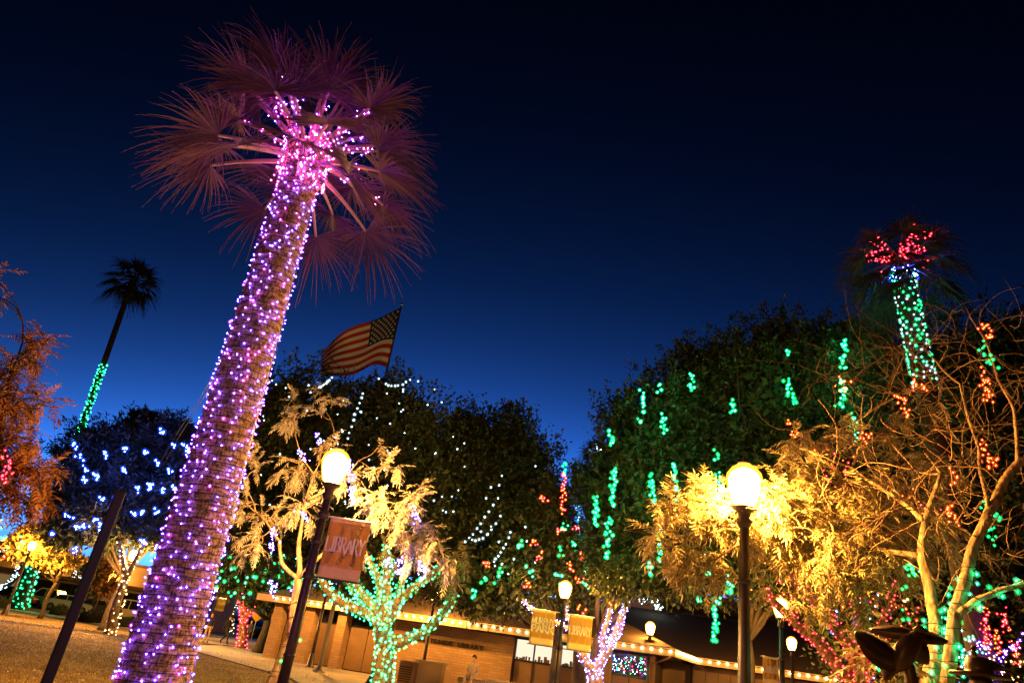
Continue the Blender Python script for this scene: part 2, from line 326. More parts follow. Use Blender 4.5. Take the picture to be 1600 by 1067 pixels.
for a, b in zip(edge, edge[1:]):
    a = Vector((a[0], a[1], 0)); b = Vector((b[0], b[1], 0)); s = (b - a).cross(Vector((0, 0, 1))).normalized() * .07; h = Vector((0, 0, .05))
    kb.add([a - s, a + s, b + s, b - s, a - s + h, a + s + h, b + s + h, b - s + h], [(4, 5, 6, 7), (0, 1, 5, 4), (2, 3, 7, 6), (1, 2, 6, 5), (3, 0, 4, 7)])
ko = kb.build('lawn_kerb', 'concrete'); ko['kind'] = 'structure'
# paving joints as real slab edges: a grid of shallow slabs over the visible walk
n = 60000; yy = 11 + 38 * rng.random(n) ** 1.3; xx = -yy * (.18 + .62 * rng.random(n))
okm = (xx < -2.3) & ~((yy > 24) & (xx > -5.4 - (yy - 25.1) * (8.9 / 12))) & ~((yy > 17.5) & (xx > -2.2 - (yy - 17.5) * .48)); xx = xx[okm]; yy = yy[okm]; n = len(xx)
C = np.stack([xx, yy, np.full(n, .012)], 1); D = unit(np.stack([rng.normal(size=n) * .5, rng.normal(size=n) * .5, np.ones(n)], 1))
V, Fc = leaf_arrays(C, D, .03 + .045 * rng.random(n), .012 + .012 * rng.random(n)); tag(link('grass', rawmesh('grass', V, Fc), 'grass', None, 'stuff'), 'short dry lawn grass lit orange by the lamps', 'grass')

n = 2600; yy = 12 + 26 * rng.random(n); xx = -yy * (.16 + .5 * rng.random(n)); C = np.stack([xx, yy, np.full(n, .045)], 1); D = unit(np.stack([rng.normal(size=n), rng.normal(size=n), rng.normal(size=n) * .15], 1)); V, Fc = leaf_arrays(C, D, .05 + .06 * rng.random(n), .025 + .03 * rng.random(n), up=np.tile([0, 0, 1.], (n, 1)))
tag(link('fallen_leaves', rawmesh('fallen_leaves', V, Fc), 'ash_pale', None, 'stuff'), 'dry fallen leaves scattered over the lawn', 'leaves')
# ------------------------------------------------------------------ library
A = PZ(428, 934, 2.75); B = PZ(1055, 1019, 2.75); LX = (B - A); LX.z = 0; LL = LX.length; LX.normalize(); LY = Vector((-LX.y, LX.x, 0)); ang = math.atan2(LX.y, LX.x)
def fx(px, py, dep=.9):
    """local (along, up) on the facade plane under a pixel"""
    d = _f + RC * ((px - 800) / F) + UC * ((533.5 - py) / F); o = A + LY * dep - Vector((0, 0, EYE)); o.z = 0
    k = (o.x * LY.x + o.y * LY.y) / (d.x * LY.x + d.y * LY.y); q = Vector((d.x * k, d.y * k, EYE + d.z * k)); v = q - A; return v.dot(LX), q.z
lib = empty('library', (A.x, A.y, 0), ang); tag(lib, 'low tan brick library with dark shingle roof behind the trees', 'building')
WZ = 2.56
def X(px, py=1010): return fx(px, py)[0]
x_b0, x_b1 = X(600), X(800, 1030)
MB().box((x_b0, .9, 0), (x_b1, 6, WZ)).build('wall', 'brick', lib)
for a, b in ((428, 441), (478, 493), (531, 545)): MB().box((X(a, 990), .35, 0), (X(b, 990), .95, WZ)).build('pier', 'brick', lib)
xs = [X(441, 990), X(478, 990), X(493, 990), X(531, 990), X(545, 990), x_b0]
for a, b in ((xs[0], xs[1]), (xs[2], xs[3]), (xs[4], xs[5])):
    k = 2
    for i in range(k):
        u0 = a + (b - a) * i / k; u1 = a + (b - a) * (i + 1) / k - .03
        MB().box((u0, 1.0, .05), (u1, 1.06, 1.95)).build('door_panel', 'brown', lib, bevel=.008)
        MB().box((u0, 1.02, 1.99), (u1, 1.05, WZ - .04)).build('window', 'darkglass', lib)
MB().box((-.3, 1.08, 0), (x_b0, 6, WZ)).build('wall', 'frame', lib)
# window bays to the right of the name wall
bays = [(803, 831, 'lit'), (833, 860, 'lit'), (876, 900, 'lit'), (902, 930, 'lit'), (957, 983, 'reflection'), (985, 1010, 'reflection')]
x_e = X(1012, 1040); x_end = LL - .9
MB().box((x_b1, 1.3, 0), (x_end, 6, WZ)).build('wall', 'frame', lib)
for a, b in ((861, 875), (931, 956)): MB().box((X(a, 1040), .93, 0), (X(b, 1040), 1.28, WZ)).build('pier', 'brown', lib)
MB().box((x_e, .9, 0), (x_end, 1.28, WZ)).build('pier', 'brick', lib)
for a, b, kd in bays:
    u0, u1 = X(a, 1030), X(b, 1030)
    w = MB().box((u0, 1.16, 1.62), (u1, 1.19, WZ - .1)).build('window', 'darkglass' if kd == 'reflection' else 'litglass', lib)
    f = MB()
    for q in (u0 - .03, u1): f.box((q, 1.05, .05), (q + .03, 1.2, WZ))
    f.box((u0, 1.05, 1.56), (u1, 1.2, 1.62)); f.box((u0, 1.05, WZ - .1), (u1, 1.2, WZ - .02)); f.build('window_frame', 'frame', w)
    if kd == 'lit':
        for i in range(5):
            q = u0 + .03 + (u1 - u0 - .1) * i / 5; MB().box((q, 1.10, 1.62), (q + random.uniform(.08, .17), 1.13, 1.62 + random.uniform(.06, .26))).build('bookcase', 'brown', w)
    MB().box((u0, 1.1, .05), (u1, 1.16, 1.54)).build('wall_panel', 'brown', lib, bevel=.008)
ea = empty('window_reflections', (A.x, A.y, 0), ang); tag(ea, 'reflections of coloured lights, made of tiny glowing dots, in the right library windows', 'string lights')  # window reflections painted in as small glowing dots
pts = []; u0, u1 = X(957, 1030), X(1010, 1030)
for i in range(90): pts.append((u0 + (u1 - u0) * random.random(), 1.13, 1.68 + .7 * random.random()))
bulbs('bulbs', pts, .018, ['green', 'blue', 'white', 'red'], ea)
# roof, fascia, gutter
RO = MB(); dz = 2.0
RO.add([(-1, 0, 2.92), (LL, 0, 2.92), (LL, 12, 2.92), (-1, 12, 2.92), (4, 6, 2.92 + dz), (LL - 5.2, 6, 2.92 + dz)], [(0, 1, 5, 4), (1, 2, 5), (2, 3, 4, 5), (3, 0, 4)])
rf = RO.build('roof', 'shingle', lib)
MB().box((-1, 0, 2.58), (LL, .05, 2.90)).box((LL - .05, .05, 2.58), (LL, 12, 2.90)).build('fascia', 'fascia', lib)
MB().box((-1, .05, 2.575), (LL - .05, 12, 2.60)).build('soffit', 'frame', lib)
dsp = MB(); dsp.tube([(LL - .1, -.06, 2.6), (LL - .25, -.03, 2.5), (x_end + .1, .8, 2.3), (x_end - .1, .85, 2.2), (x_end - .1, .85, 0)], .05, 8); dsp.build('downspout', 'brown', lib)
# letters on the name wall
def text_mesh(ch, size, depth, bold=.0):
    cu = bpy.data.curves.new('glyph', 'FONT'); cu.body = ch; cu.size = size; cu.extrude = depth; cu.offset = bold; cu.resolution_u = 3
    o = bpy.data.objects.new('glyph', cu); COL.objects.link(o); dg = bpy.context.evaluated_depsgraph_get(); me = bpy.data.meshes.new_from_object(o.evaluated_get(dg))
    bpy.data.objects.remove(o); bpy.data.curves.remove(cu); return me
nm = empty('wall_lettering', (A.x, A.y, 0), ang); tag(nm, 'dark metal letters reading VELMA TEAGUE LIBRARY on the brick wall', 'sign')
ux0, uz0 = fx(634, 1000); ux1, uz1 = fx(756, 1015); base = uz1 - .02; glyphs = {}
text = 'VELMA  TEAGUE  LIBRARY'; adv = []
for ch in text:
    if ch == ' ': adv.append(.16); continue
    if ch not in glyphs:
        me = text_mesh(ch, .40, .02, .012); xsv = [v.co.x for v in me.vertices]; glyphs[ch] = (me, min(xsv), max(xsv) - min(xsv))
    adv.append(glyphs[ch][2] + .055)
sc_ = (ux1 - ux0) / sum(adv); q = ux0
for ch, a in zip(text, adv):
    if ch != ' ':
        o = link('letter', glyphs[ch][0], 'letter', nm); o.rotation_euler = (PI / 2, 0, 0); o.location = (q - glyphs[ch][1] * sc_, .87, base); o.scale = (sc_, sc_ if sc_ < 1.2 else 1.2, 1)
    q += a * sc_
# right wing and its eave
wa = PZ(1088, 1031, 2.75); wb = PZ(1420, 1079, 2.75); WX = wb - wa; WX.z = 0; WLn = WX.length; wang = math.atan2(WX.y, WX.x)
wing = empty('library_wing', (wa.x, wa.y, 0), wang); tag(wing, 'dark low wing with a plain shingle roof right of the library', 'building')
MB().box((-3.4, 1.5, 0), (-.01, 8, 2.56)).build('side_wall', 'brown', wing); MB().box((0, 1, 0), (WLn, 8, 2.56)).build('wall', 'brown', wing)
for i in range(int(WLn / .6)): MB().box((i * .6 + .05, .95, .02), (i * .6 + .12, .997, 2.55)).build('batten', 'brown', wing)
MB().add([(-3, -.02, 2.92), (WLn, 0, 2.92), (WLn, 9, 5.6), (-4, 9, 5.6)], [(0, 1, 2, 3)]).add([(-4, 9, 2.6), (-4, 9, 5.6), (WLn, 9, 5.6), (WLn, 9, 2.6)], [(0, 1, 2, 3)]).build('roof', 'shingle', wing)
MB().box((0, 0, 2.58), (WLn, .05, 2.90)).build('fascia', 'fascia', wing)
cn = MB(); p0 = Vector((B.x, B.y, 0)); p1 = Vector((wa.x, wa.y, 0)); s = (p1 - p0).normalized().cross(Vector((0, 0, 1))) * -.05; base3 = Vector((wa.x, wa.y, 0))
iw = Matrix.Rotation(-wang, 3, 'Z')
q0 = iw @ (p0 - base3); q1 = iw @ (p1 - base3); s = iw @ s
cn.add([q0 + Vector((0, 0, 2.58)), q1 + Vector((0, 0, 2.58)), q1 + Vector((0, 0, 2.9)), q0 + Vector((0, 0, 2.9)), q0 + s + Vector((0, 0, 2.58)), q1 + s + Vector((0, 0, 2.58)), q1 + s + Vector((0, 0, 2.9)), q0 + s + Vector((0, 0, 2.9))],
       [(0, 1, 2, 3), (5, 4, 7, 6), (3, 2, 6, 7), (0, 4, 5, 1)]); cn.build('fascia', 'fascia', wing)
# eave bulbs: each one a part
def bulb_mesh(r):
    bm = bmesh.new(); bmesh.ops.create_icosphere(bm, subdivisions=2, radius=r); me = bpy.data.meshes.new('bulb'); bm.to_mesh(me); bm.free(); return me
EB = bulb_mesh(.052); M['b_eave'] = emit('eave bulb', (1, .62, .20), 34)
def eave(label, a, b, sp):
    t = empty('eave_string_lights', a); tag(t, label, 'string lights'); L = (b - a).length; d = (b - a).normalized(); k = int(L / sp)
    MB().tube([(0, 0, .06), tuple((b - a) + Vector((0, 0, .06)))], .012, 5).build('cable', 'wire', t)
    for i in range(k + 1):
        o = link('bulb', EB, 'b_eave', t); o.location = d * (L * (i + .5) / (k + 1)) + Vector((0, 0, random.uniform(-.02, .02)))
n_ = LY * -.07; zz = Vector((0, 0, 2.77))
eave('row of round warm bulbs along the main library eave', Vector((A.x, A.y, 0)) + n_ + zz, Vector((B.x, B.y, 0)) + n_ + zz, .40)
cdir = (p1 - p0); cs = cdir.normalized().cross(Vector((0, 0, 1))) * .10
eave('tight run of warm bulbs on the short angled eave', p0 + cs + zz, p1 + cs + zz, .22)
wdir = Vector((math.cos(wang), math.sin(wang), 0)); wnrm = Vector((wdir.y, -wdir.x, 0)) * .07
eave('row of round warm bulbs along the dark wing eave', p1 + wnrm + zz, p1 + wdir * 7.6 + wnrm + zz, .44)
# forecourt pieces in front of the name wall
def lblock(name, label, cat, px0, px1, py, Yd, h, m, thick=.4):
    a = P(px0, py, Yd); b = P(px1, py, Yd); o = empty(name, (a.x, Yd, 0), ang); tag(o, label, cat); w = (b.x - a.x) / math.cos(ang); return o, w
o, w = lblock('planter_wall', 'low tan wall block left of the library lamp post', 'wall', 646, 690, 1050, 33.5, 1, 'stucco'); MB().box((0, 0, 0), (w, .5, .95)).build('wall_body', 'stucco', o, bevel=.02); MB().box((-.04, -.04, .95), (w + .04, .54, 1.02)).build('wall_cap', 'concrete', o, bevel=.01)
o, w = lblock('bench_wall', 'long low tan seat wall under the library windows', 'wall', 758, 905, 1060, 32.0, 1, 'stucco'); MB().box((0, 0, 0), (w, .5, .62)).build('wall_body', 'stucco', o, bevel=.02); MB().box((-.04, -.04, .62), (w + .04, .54, .70)).build('wall_cap', 'concrete', o, bevel=.01)
o, w = lblock('utility_cabinet', 'dark slatted utility cabinet beside the low tan wall', 'cabinet', 622, 645, 1050, 33.0, 1, 'frame'); MB().box((0, 0, 0), (w, .5, .86)).build('body', 'brown', o, bevel=.01)
for i in range(7): MB().box((.04, -.02, .1 + i * .09), (w - .04, -.002, .15 + i * .09)).build('slat', 'frame', o)
MB().box((-.03, -.03, .87), (w + .03, .53, .92)).build('lid', 'fascia', o)
# two storey building beyond the wing
bb = empty('back_building', (P(1020, 940, 62).x, 62, 0)); tag(bb, 'pale flat roofed building with small lit windows beyond the wing', 'building')
zt = P(1080, 925, 62).z; wl_ = P(1290, 960, 62).x - bb.location.x
zb = P(1080, 962, 62).z
MB().box((0, 0, 0), (wl_, 10, zt)).build('wall', 'stucco', bb)
MB().box((0, -.4, zb + .2), (wl_, -.01, zb + .5)).build('canopy', 'brown', bb)
for i in range(9):
    a = .6 + i * 1.9
    w = MB().box((a, -.05, zb - 1.3), (a + 1.5, -.02, zb)).build('window', 'darkglass', bb)
    f = MB(); f.box((a - .06, -.08, zb - 1.36), (a, -.02, zb + .06)); f.box((a + 1.5, -.08, zb - 1.36), (a + 1.56, -.02, zb + .06)); f.build('window_frame', 'frame', w)
    if i in (2, 3, 1): MB().box((a + .2, -.09, zb - .9), (a + (.9 if i == 2 else .35), -.06, zb - (.1 if i == 2 else .7))).build('lit_blind', 'litglass', w)
# shops across the road on the left
sz = P(120, 872, 84).z
sx0 = P(-120, 900, 84).x; sh = empty('shop_building', (sx0, 84, 0)); tag(sh, 'long tan storefront across the road behind parked cars', 'building'); sw = P(330, 900, 84).x - sx0
MB().box((0, 0, 0), (sw, 12, sz)).build('wall', 'stucco', sh); MB().box((-.2, -.25, sz), (sw + .2, 12.2, sz + .3)).build('parapet', 'brown', sh); MB().box((0, -2.2, 3.0), (sw, -.02, 3.35)).build('canopy', 'brown', sh)
i = 0; u = 1.0
while u < sw - 3.5:
    w = MB().box((u, -.06, .6), (u + 2.6, -.02, 2.7)).build('window', 'dimglass' if i % 3 == 2 else 'darkglass', sh)
    f = MB(); [f.box((u + q, -.1, .55), (u + q + .08, -.02, 2.75)) for q in (-.08, 1.26, 2.6)]; f.build('window_frame', 'frame', w)
    if i % 2: MB().box((u + 2.85, -.2, 0), (u + 3.15, -.02, 3.0)).build('pier', 'brick', sh)
    u += 3.4; i += 1
for k, (px, py, lab) in enumerate(((163, 897, 'small lit wall lamp on the storefront right of the glowing sign'), (60, 893, 'added wall lamp brightening the storefront above the pale car'))):  # the second lamp is added to brighten the dark storefront
    c = P(px, py, 83.2); o = empty('wall_lamp', c); tag(o, lab, 'wall lamp', 'storefront wall lamps'); MB().box((-.15, .3, -.1), (.15, .75, .3)).build('bracket', 'iron', o); MB().lathe([(.12, -.32), (.2, -.2), (.2, 0), (.1, .1)], 12).build('lamp_glass', 'pane', o, True)
    l = bpy.data.lights.new('lamp_light', 'POINT'); l.energy = 3600; l.color = LAMPCOL; l.shadow_soft_size = .15; lo = bpy.data.objects.new('lamp_light', l); COL.objects.link(lo); lo.parent = o; lo.location = (0, -.5, -.1)
sg = empty('shop_sign', P(112, 899, 83.7)); tag(sg, 'small glowing white sign on the far storefront', 'sign'); M['signglow'] = emit('sign face', (1, .93, .8), 2.6)
MB().box((0, .02, -.55), (3.6, .2, .85)).build('sign_backing', 'brown', sg)
u = .1
for wd in (.5, .35, .6, .45, .55, .4): MB().box((u, -.05, -.35 + random.uniform(0, .1)), (u + wd - .1, .015, .6 + random.uniform(-.1, .1))).build('sign_block', 'signglow', sg); u += wd

# ------------------------------------------------------------------ street lamps
POST_Z = 3.77
def lamp(label, x, y, power=3400, z=POST_Z, near=True):
    c = PZ(x, y, z); t = empty('street_lamp', (c.x, c.y, 0)); tag(t, label, 'street lamp', 'street lamps of the park'); n = 16 if near else 10
    b = z - .26
    MB().lathe([(.19, 0), (.19, .06), (.15, .10), (.135, .45), (.11, .55), (.095, .62)], n).build('base', 'iron', t, True)
    MB().lathe([(.078, .60), (.072, 1.5), (.058, b - .22)], n).build('post', 'iron', t, True)
    for zz in (1.05, b - .9): MB().lathe([(.072, zz), (.085, zz + .015), (.085, zz + .045), (.070, zz + .06)], n).build('ring', 'iron', t, True)
    MB().lathe([(.060, b - .24), (.10, b - .16), (.065, b - .12), (.085, b - .05), (.15, b), (.15, b + .018)], n).build('collar', 'iron', t, True)
    MB().lathe([(0.104, b + 0.0258), (0.148, b + 0.1118), (0.1856, b + 0.2408), (0.1904, b + 0.2838)], 20).build('refractor', 'pane', t, True)
    MB().lathe([(0.016, b + 0.3182), (0.18, b + 0.2967), (0.1816, b + 0.2907), (0.168, b + 0.2872), (0.016, b + 0.3096)], 20).build('added_hood', 'white', t, True)  # disc added out of sight to hold back light rising to the crowns
    MB().lathe([(0.1904, b + 0.3182), (0.196, b + 0.3698), (0.168, b + 0.4386), (0.096, b + 0.4945), (0.032, b + 0.516)], 16).build('upper_refractor', 'pane', t, True)
    MB().lathe([(0.12, b + 0.0172), (0.168, b + 0.1118), (0.2096, b + 0.258), (0.2256, b + 0.3612), (0.2096, b + 0.4386), (0.152, b + 0.516), (0.072, b + 0.5633)], 24).build('lantern_glass', 'haloglass', t, True)  # its glow is the painted halo around the refractor
    MB().lathe([(0.08, b + 0.5633), (0.084, b + 0.5762), (0.048, b + 0.602), (0.024, b + 0.6278), (0.0032, b + 0.688)], 12).build('cap', 'iron', t)
    l = bpy.data.lights.new('lamp_light', 'POINT'); l.energy = power; l.color = LAMPCOL; l.shadow_soft_size = .09
    lo = bpy.data.objects.new('lamp_light', l); COL.objects.link(lo); lo.parent = t; lo.location = (0, 0, b + .20)
    return t
LP = {}
def assumed_lamp(label, loc, power=5500):
    t = lamp(label, 1163, 762, power); t.location = loc; return t
assumed_lamp('assumed street lamp, added out of view on the walk beside the viewpoint', (-1.9, .1, 0), 650)  # assumed unseen lamp, added for the front light on palm trunk and banners
LP['L'] = lamp('lit street lamp with a LIBRARY banner beside the big palm', 523, 732, 4800)
LP['R'] = lamp('nearest lit street lamp, brightest, among yellow leaves at right', 1163, 762, 3800)
LP['C'] = lamp('lit street lamp carrying two banners in front of the library', 883, 922, 2700)
LP['c2'] = lamp('lit street lamp right of the green wrapped tree', 680, 929, 2200, near=False)
LP['c1'] = lamp('lit street lamp just below the big LIBRARY banner', 515, 906, 2600, near=False)
LP['s'] = lamp('lit street lamp above the slim white wrapped trunk left of the palm', 208, 868, 9000, near=False)
LP['l'] = lamp('lit street lamp in the yellow street tree at far left', 50, 853, 6000, near=False)
LP['f'] = lamp('small far street lamp with two little banners right of the palm trunk', 339, 919, 9000, near=False)
LP['r1'] = lamp('small street lamp at the right corner of the library', 1016, 982, 700, z=3.6, near=False)
LP['r2'] = lamp('lit street lamp under the yellow leaves right of the nearest lamp', 1220, 950, near=True, power=3500)
LP['r3'] = lamp('dim street lamp half hidden under leaves behind another lamp', 1237, 1006, 1200, near=False)
# banner lettering drawn as strokes in a unit box (thin serif capitals)
GL = {'L': [[(.1, 1), (.1, 0), (.75, 0), (.78, .15)], [(0, 1), (.22, 1)]], 'I': [[(.2, 1), (.2, 0)], [(.08, 1), (.32, 1)], [(.08, 0), (.32, 0)]],
      'B': [[(.1, 0), (.1, 1), (.5, 1), (.62, .85), (.6, .65), (.4, .53), (.1, .53)], [(.4, .53), (.7, .42), (.75, .2), (.6, .03), (.1, 0)]],
      'R': [[(.1, 0), (.1, 1), (.5, 1), (.65, .85), (.62, .62), (.45, .5), (.1, .5)], [(.38, .5), (.85, -.08)]], 'A': [[(0, 0), (.38, 1), (.78, 0)], [(.15, .36), (.62, .36)]],
      'Y': [[(0, 1), (.38, .5), (.76, 1)], [(.38, .5), (.38, 0)]], 'M': [[(.0, 0), (.12, 1), (.45, .1), (.8, 1), (.92, 0)]], 'U': [[(.05, 1), (.05, .25), (.2, .02), (.5, .02), (.65, .25), (.65, 1)]],
      'P': [[(.1, 0), (.1, 1), (.5, 1), (.65, .82), (.6, .6), (.45, .48), (.1, .48)]], 'H': [[(.1, 0), (.1, 1)], [(.75, 0), (.75, 1)], [(.1, .52), (.75, .52)]],
      'K': [[(.1, 0), (.1, 1)], [(.7, 1), (.1, .45)], [(.28, .6), (.8, -.06)]]}
GW = {'L': .8, 'I': .4, 'B': .8, 'R': .85, 'A': .8, 'Y': .8, 'M': .95, 'U': .75, 'P': .75, 'H': .88, 'K': .82}
def ribbon(mb, pts, w, yoff, mi=0):
    for a, b in zip(pts, pts[1:]):
        a = Vector((a[0], 0, a[1])); b = Vector((b[0], 0, b[1])); d = b - a
        if d.length < 1e-6: continue
        d.normalize(); k = w * (1.25 if abs(d.z) > .6 else .75); s = Vector((-d.z, 0, d.x)) * k * .5; e = d * k * .3; o = Vector((0, yoff, 0))
        mb.add([a - e - s + o, a - e + s + o, b + e + s + o, b + e - s + o], [(0, 1, 2, 3)], mi)
def banner(label, lp, side, words, ztop, w=.62, h=.95, gap=.12, rot=0):
    """cloth on two rods held off a lamp post; words printed on both sides"""
    t = empty('banner', (lp.location.x, lp.location.y, 0), rot); tag(t, label, 'banner', 'lamp post banners')
    x0, x1 = (gap, gap + w) if side > 0 else (-gap - w, -gap); z1 = ztop; z0 = ztop - h
    nx, nz = 10, 16; mb = MB(); vs = []; fs = []; mi = []
    wave = lambda u, v: .004 * math.sin(5 * u + 2 * v) + .003 * math.sin(9 * v + 1.3)
    for j in range(nz + 1):
        for i in range(nx + 1):
            u = i / nx; v = j / nz; vs.append((x0 + w * u, wave(u, v) * math.sin(PI * v), z0 + h * v))
    for j in range(nz):
        for i in range(nx): fs.append((j * (nx + 1) + i, j * (nx + 1) + i + 1, (j + 1) * (nx + 1) + i + 1, (j + 1) * (nx + 1) + i)); mi.append(1 if j < 3 or j == nz - 1 else 0)
    mb.v = vs; mb.f = fs; mb.m = mi
    cl = mb.build('cloth', ['banner', 'bannertrim'], t, True); so = cl.modifiers.new('thick', 'SOLIDIFY'); so.thickness = .006; so.offset = 0
    for zz in (z0 - .012, z1 + .012):
        xa = 0.05 if side > 0 else -.05
        MB().tube([(xa, 0, zz), ((x1 if side > 0 else x0) + (.05 if side > 0 else -.05), 0, zz)], .014, 8).build('rod', 'white' if zz > z0 + .3 else 'iron', t)
        MB().lathe([(.082, zz - .05), (.09, zz - .045), (.09, zz + .045), (.082, zz + .05)], 12).build('bracket', 'iron', t, True)
    for s in (-1, 1):
        ink = MB(); sw = MB(); cx = (x0 + x1) / 2; cz = z0 + h * .56; R = w * .40; yo = .019 * s
        ribbon(sw, [(cx + R * math.cos(a * PI / 20), cz + R * 1.05 * math.sin(a * PI / 20)) for a in range(41)], .012, yo * .72)
        for q in (-.35, -.1, .2):
            pts = [(cx + w * (q + .10 * math.sin(4.5 * v + q * 5) + .28 * v * (1 if q > -.2 else .4)) * .8, z0 + h * (.2 + .77 * v)) for v in [i / 14 for i in range(15)]]
            ribbon(sw, pts, .035 + .02 * (q + .35), yo * .62)
        for k, word in enumerate(words):
            tot = sum(GW[c] for c in word) + .04 * (len(word) - 1); H = h * (.25 if len(words) == 1 else .19); sx = min(w * .94 / tot, H * 1.1); u = cx - s * -1 * 0 - tot * sx / 2; zb = cz - (.02 if len(words) == 1 else (-.03 + .225 * k)) * h - (H * .4 if len(words) == 1 else 0)
            for c in word:
                for st in GL[c]:
                    pts = [(u + p[0] * sx, zb + p[1] * H) for p in st]
                    if s > 0: pts = [(2 * cx - p[0], p[1]) for p in pts]
                    ribbon(ink, pts, .17 * sx, yo)
                u += (GW[c] + .04) * sx
        ink.build('lettering', 'bannerink', t); sw.build('swirl_print', 'bannerink2', t)
    return t
def zpost(px, py, lp): return P(px, py, lp.location.y).z
banner('large tan LIBRARY banner on the lamp beside the big palm', LP['L'], 1, ['LIBRARY'], zpost(515, 808, LP['L']), .62, .86)
banner('MURPHY PARK banner on the two banner lamp', LP['C'], -1, ['MURPHY', 'PARK'], zpost(880, 958, LP['C']), .76, 1.02, .22)
banner('smaller LIBRARY banner on the two banner lamp, beside MURPHY PARK', LP['C'], 1, ['LIBRARY'], zpost(880, 958, LP['C']), .76, 1.02, .22)
banner('tiny left banner on the far lamp by the red wrapped tree', LP['f'], -1, ['MURPHY', 'PARK'], zpost(337, 933, LP['f']), .78, 1.0, .3)
banner('tiny right banner on the far lamp by the red wrapped tree', LP['f'], 1, ['LIBRARY'], zpost(337, 933, LP['f']), .78, 1.0, .3)
banner('dim LIBRARY banner low on the post under the yellow leaves', LP['r2'], -1, ['LIBRARY'], zpost(1216, 1029, LP['r2']), .42, .66, .1)

# ------------------------------------------------------------------ palms
def frond_mesh(t, d0, petL, fanR, mfan, mpet, seg=40, droop=.25, tipdroop=.45, spread=112, rough=1.0, petr=.022, secs=5):
    """one fan leaf: petiole (part) with its pleated blade; returns the petiole path"""
    d0 = Vector(d0).normalized(); N = 7; path = []
    for i in range(N + 1):
        u = i / N; path.append(d0 * (petL * u) + Vector((0, 0, -droop * petL * u * u)))
    hast = path[-1]; d1 = (path[-1] - path[-2]).normalized(); side = d1.cross(Vector((0, 0, 1)))
    if side.length < .1: side = d1.cross(Vector((1, 0, 0)))
    side.normalize(); roll = random.uniform(-.5, .5); nrm = side.cross(d1).normalized(); side = (side * math.cos(roll) + nrm * math.sin(roll)).normalized(); nrm = side.cross(d1).normalized()
    mb = MB(); dphi = 2 * math.radians(spread) / seg; ts = [0, .22, .45, .66, .84, 1][:secs + 1] if secs == 5 else [0, .4, .75, 1]
    wind = Vector((random.uniform(-.08, .08), random.uniform(-.08, .08), 0)); cup = random.uniform(.1, .3)
    for k in range(seg):
        phi = -math.radians(spread) + dphi * (k + .5) + random.uniform(-.25, .25) * dphi; dr = d1 * math.cos(phi) + side * math.sin(phi); sd = side * math.cos(phi) - d1 * math.sin(phi)
        R = fanR * (1 - .22 * (abs(phi) / math.radians(spread)) ** 2) * random.choice((random.uniform(.92, 1.08), random.uniform(.92, 1.1), random.uniform(.6, .95))); g = tipdroop * random.uniform(.5, 2.0); tw = random.gauss(0, .06); vs = []; fs = []
        for j, u in enumerate(ts):
            c = hast + dr * (R * u) + nrm * (cup * R * u * u * abs(math.sin(phi)) * .6) + Vector((0, 0, -g * R * u ** 3 * .55)) + wind * (R * u ** 3) + sd * (tw * u * u * R)
            fused = R * u * math.tan(dphi / 2) * 1.04; hw = fused if u <= .46 else fused * max(0.04, (1.0 - (u - .46) / .54)) * .5
            hw = max(hw, .0022 * rough)
            pl = nrm * (hw * .55)
            vs += [c - sd * hw - pl, c + pl, c + sd * hw - pl]
        for j in range(len(ts) - 1):
            a = j * 3; fs += [(a, a + 1, a + 4, a + 3), (a + 1, a + 2, a + 5, a + 4)]
        mb.add(vs, fs)
    fr = mb.build('frond', mfan, t)
    MB().tube(path, taper(petr * 1.5, petr * .7, len(path)), 6).build('petiole', mpet, fr)
    return fr, path
def palm_trunk(t, base, top, radf, m, rings=90, n=30, amp=.012):
    vs = []; fs = []; base = Vector(base); top = Vector(top)
    for i in range(rings):
        u = i / (rings - 1); c = base.lerp(top, u); r0 = radf(u)
        rr = r0 * (1 + amp * (2.0 * ((i * .5) % 1.0) - .5)) + random.uniform(-.25, .25) * amp * r0
        for k in range(n):
            a = 2 * PI * k / n; r = rr * (1 + random.uniform(-1, 1) * amp * .55); vs.append(c + Vector((r * math.cos(a), r * math.sin(a), random.uniform(-.004, .004))))
    for i in range(rings - 1):
        for k in range(n): k2 = (k + 1) % n; fs.append((i * n + k, i * n + k2, (i + 1) * n + k2, (i + 1) * n + k))
    mb = MB(); mb.add(vs, fs); return mb.build('trunk', m, t, True)
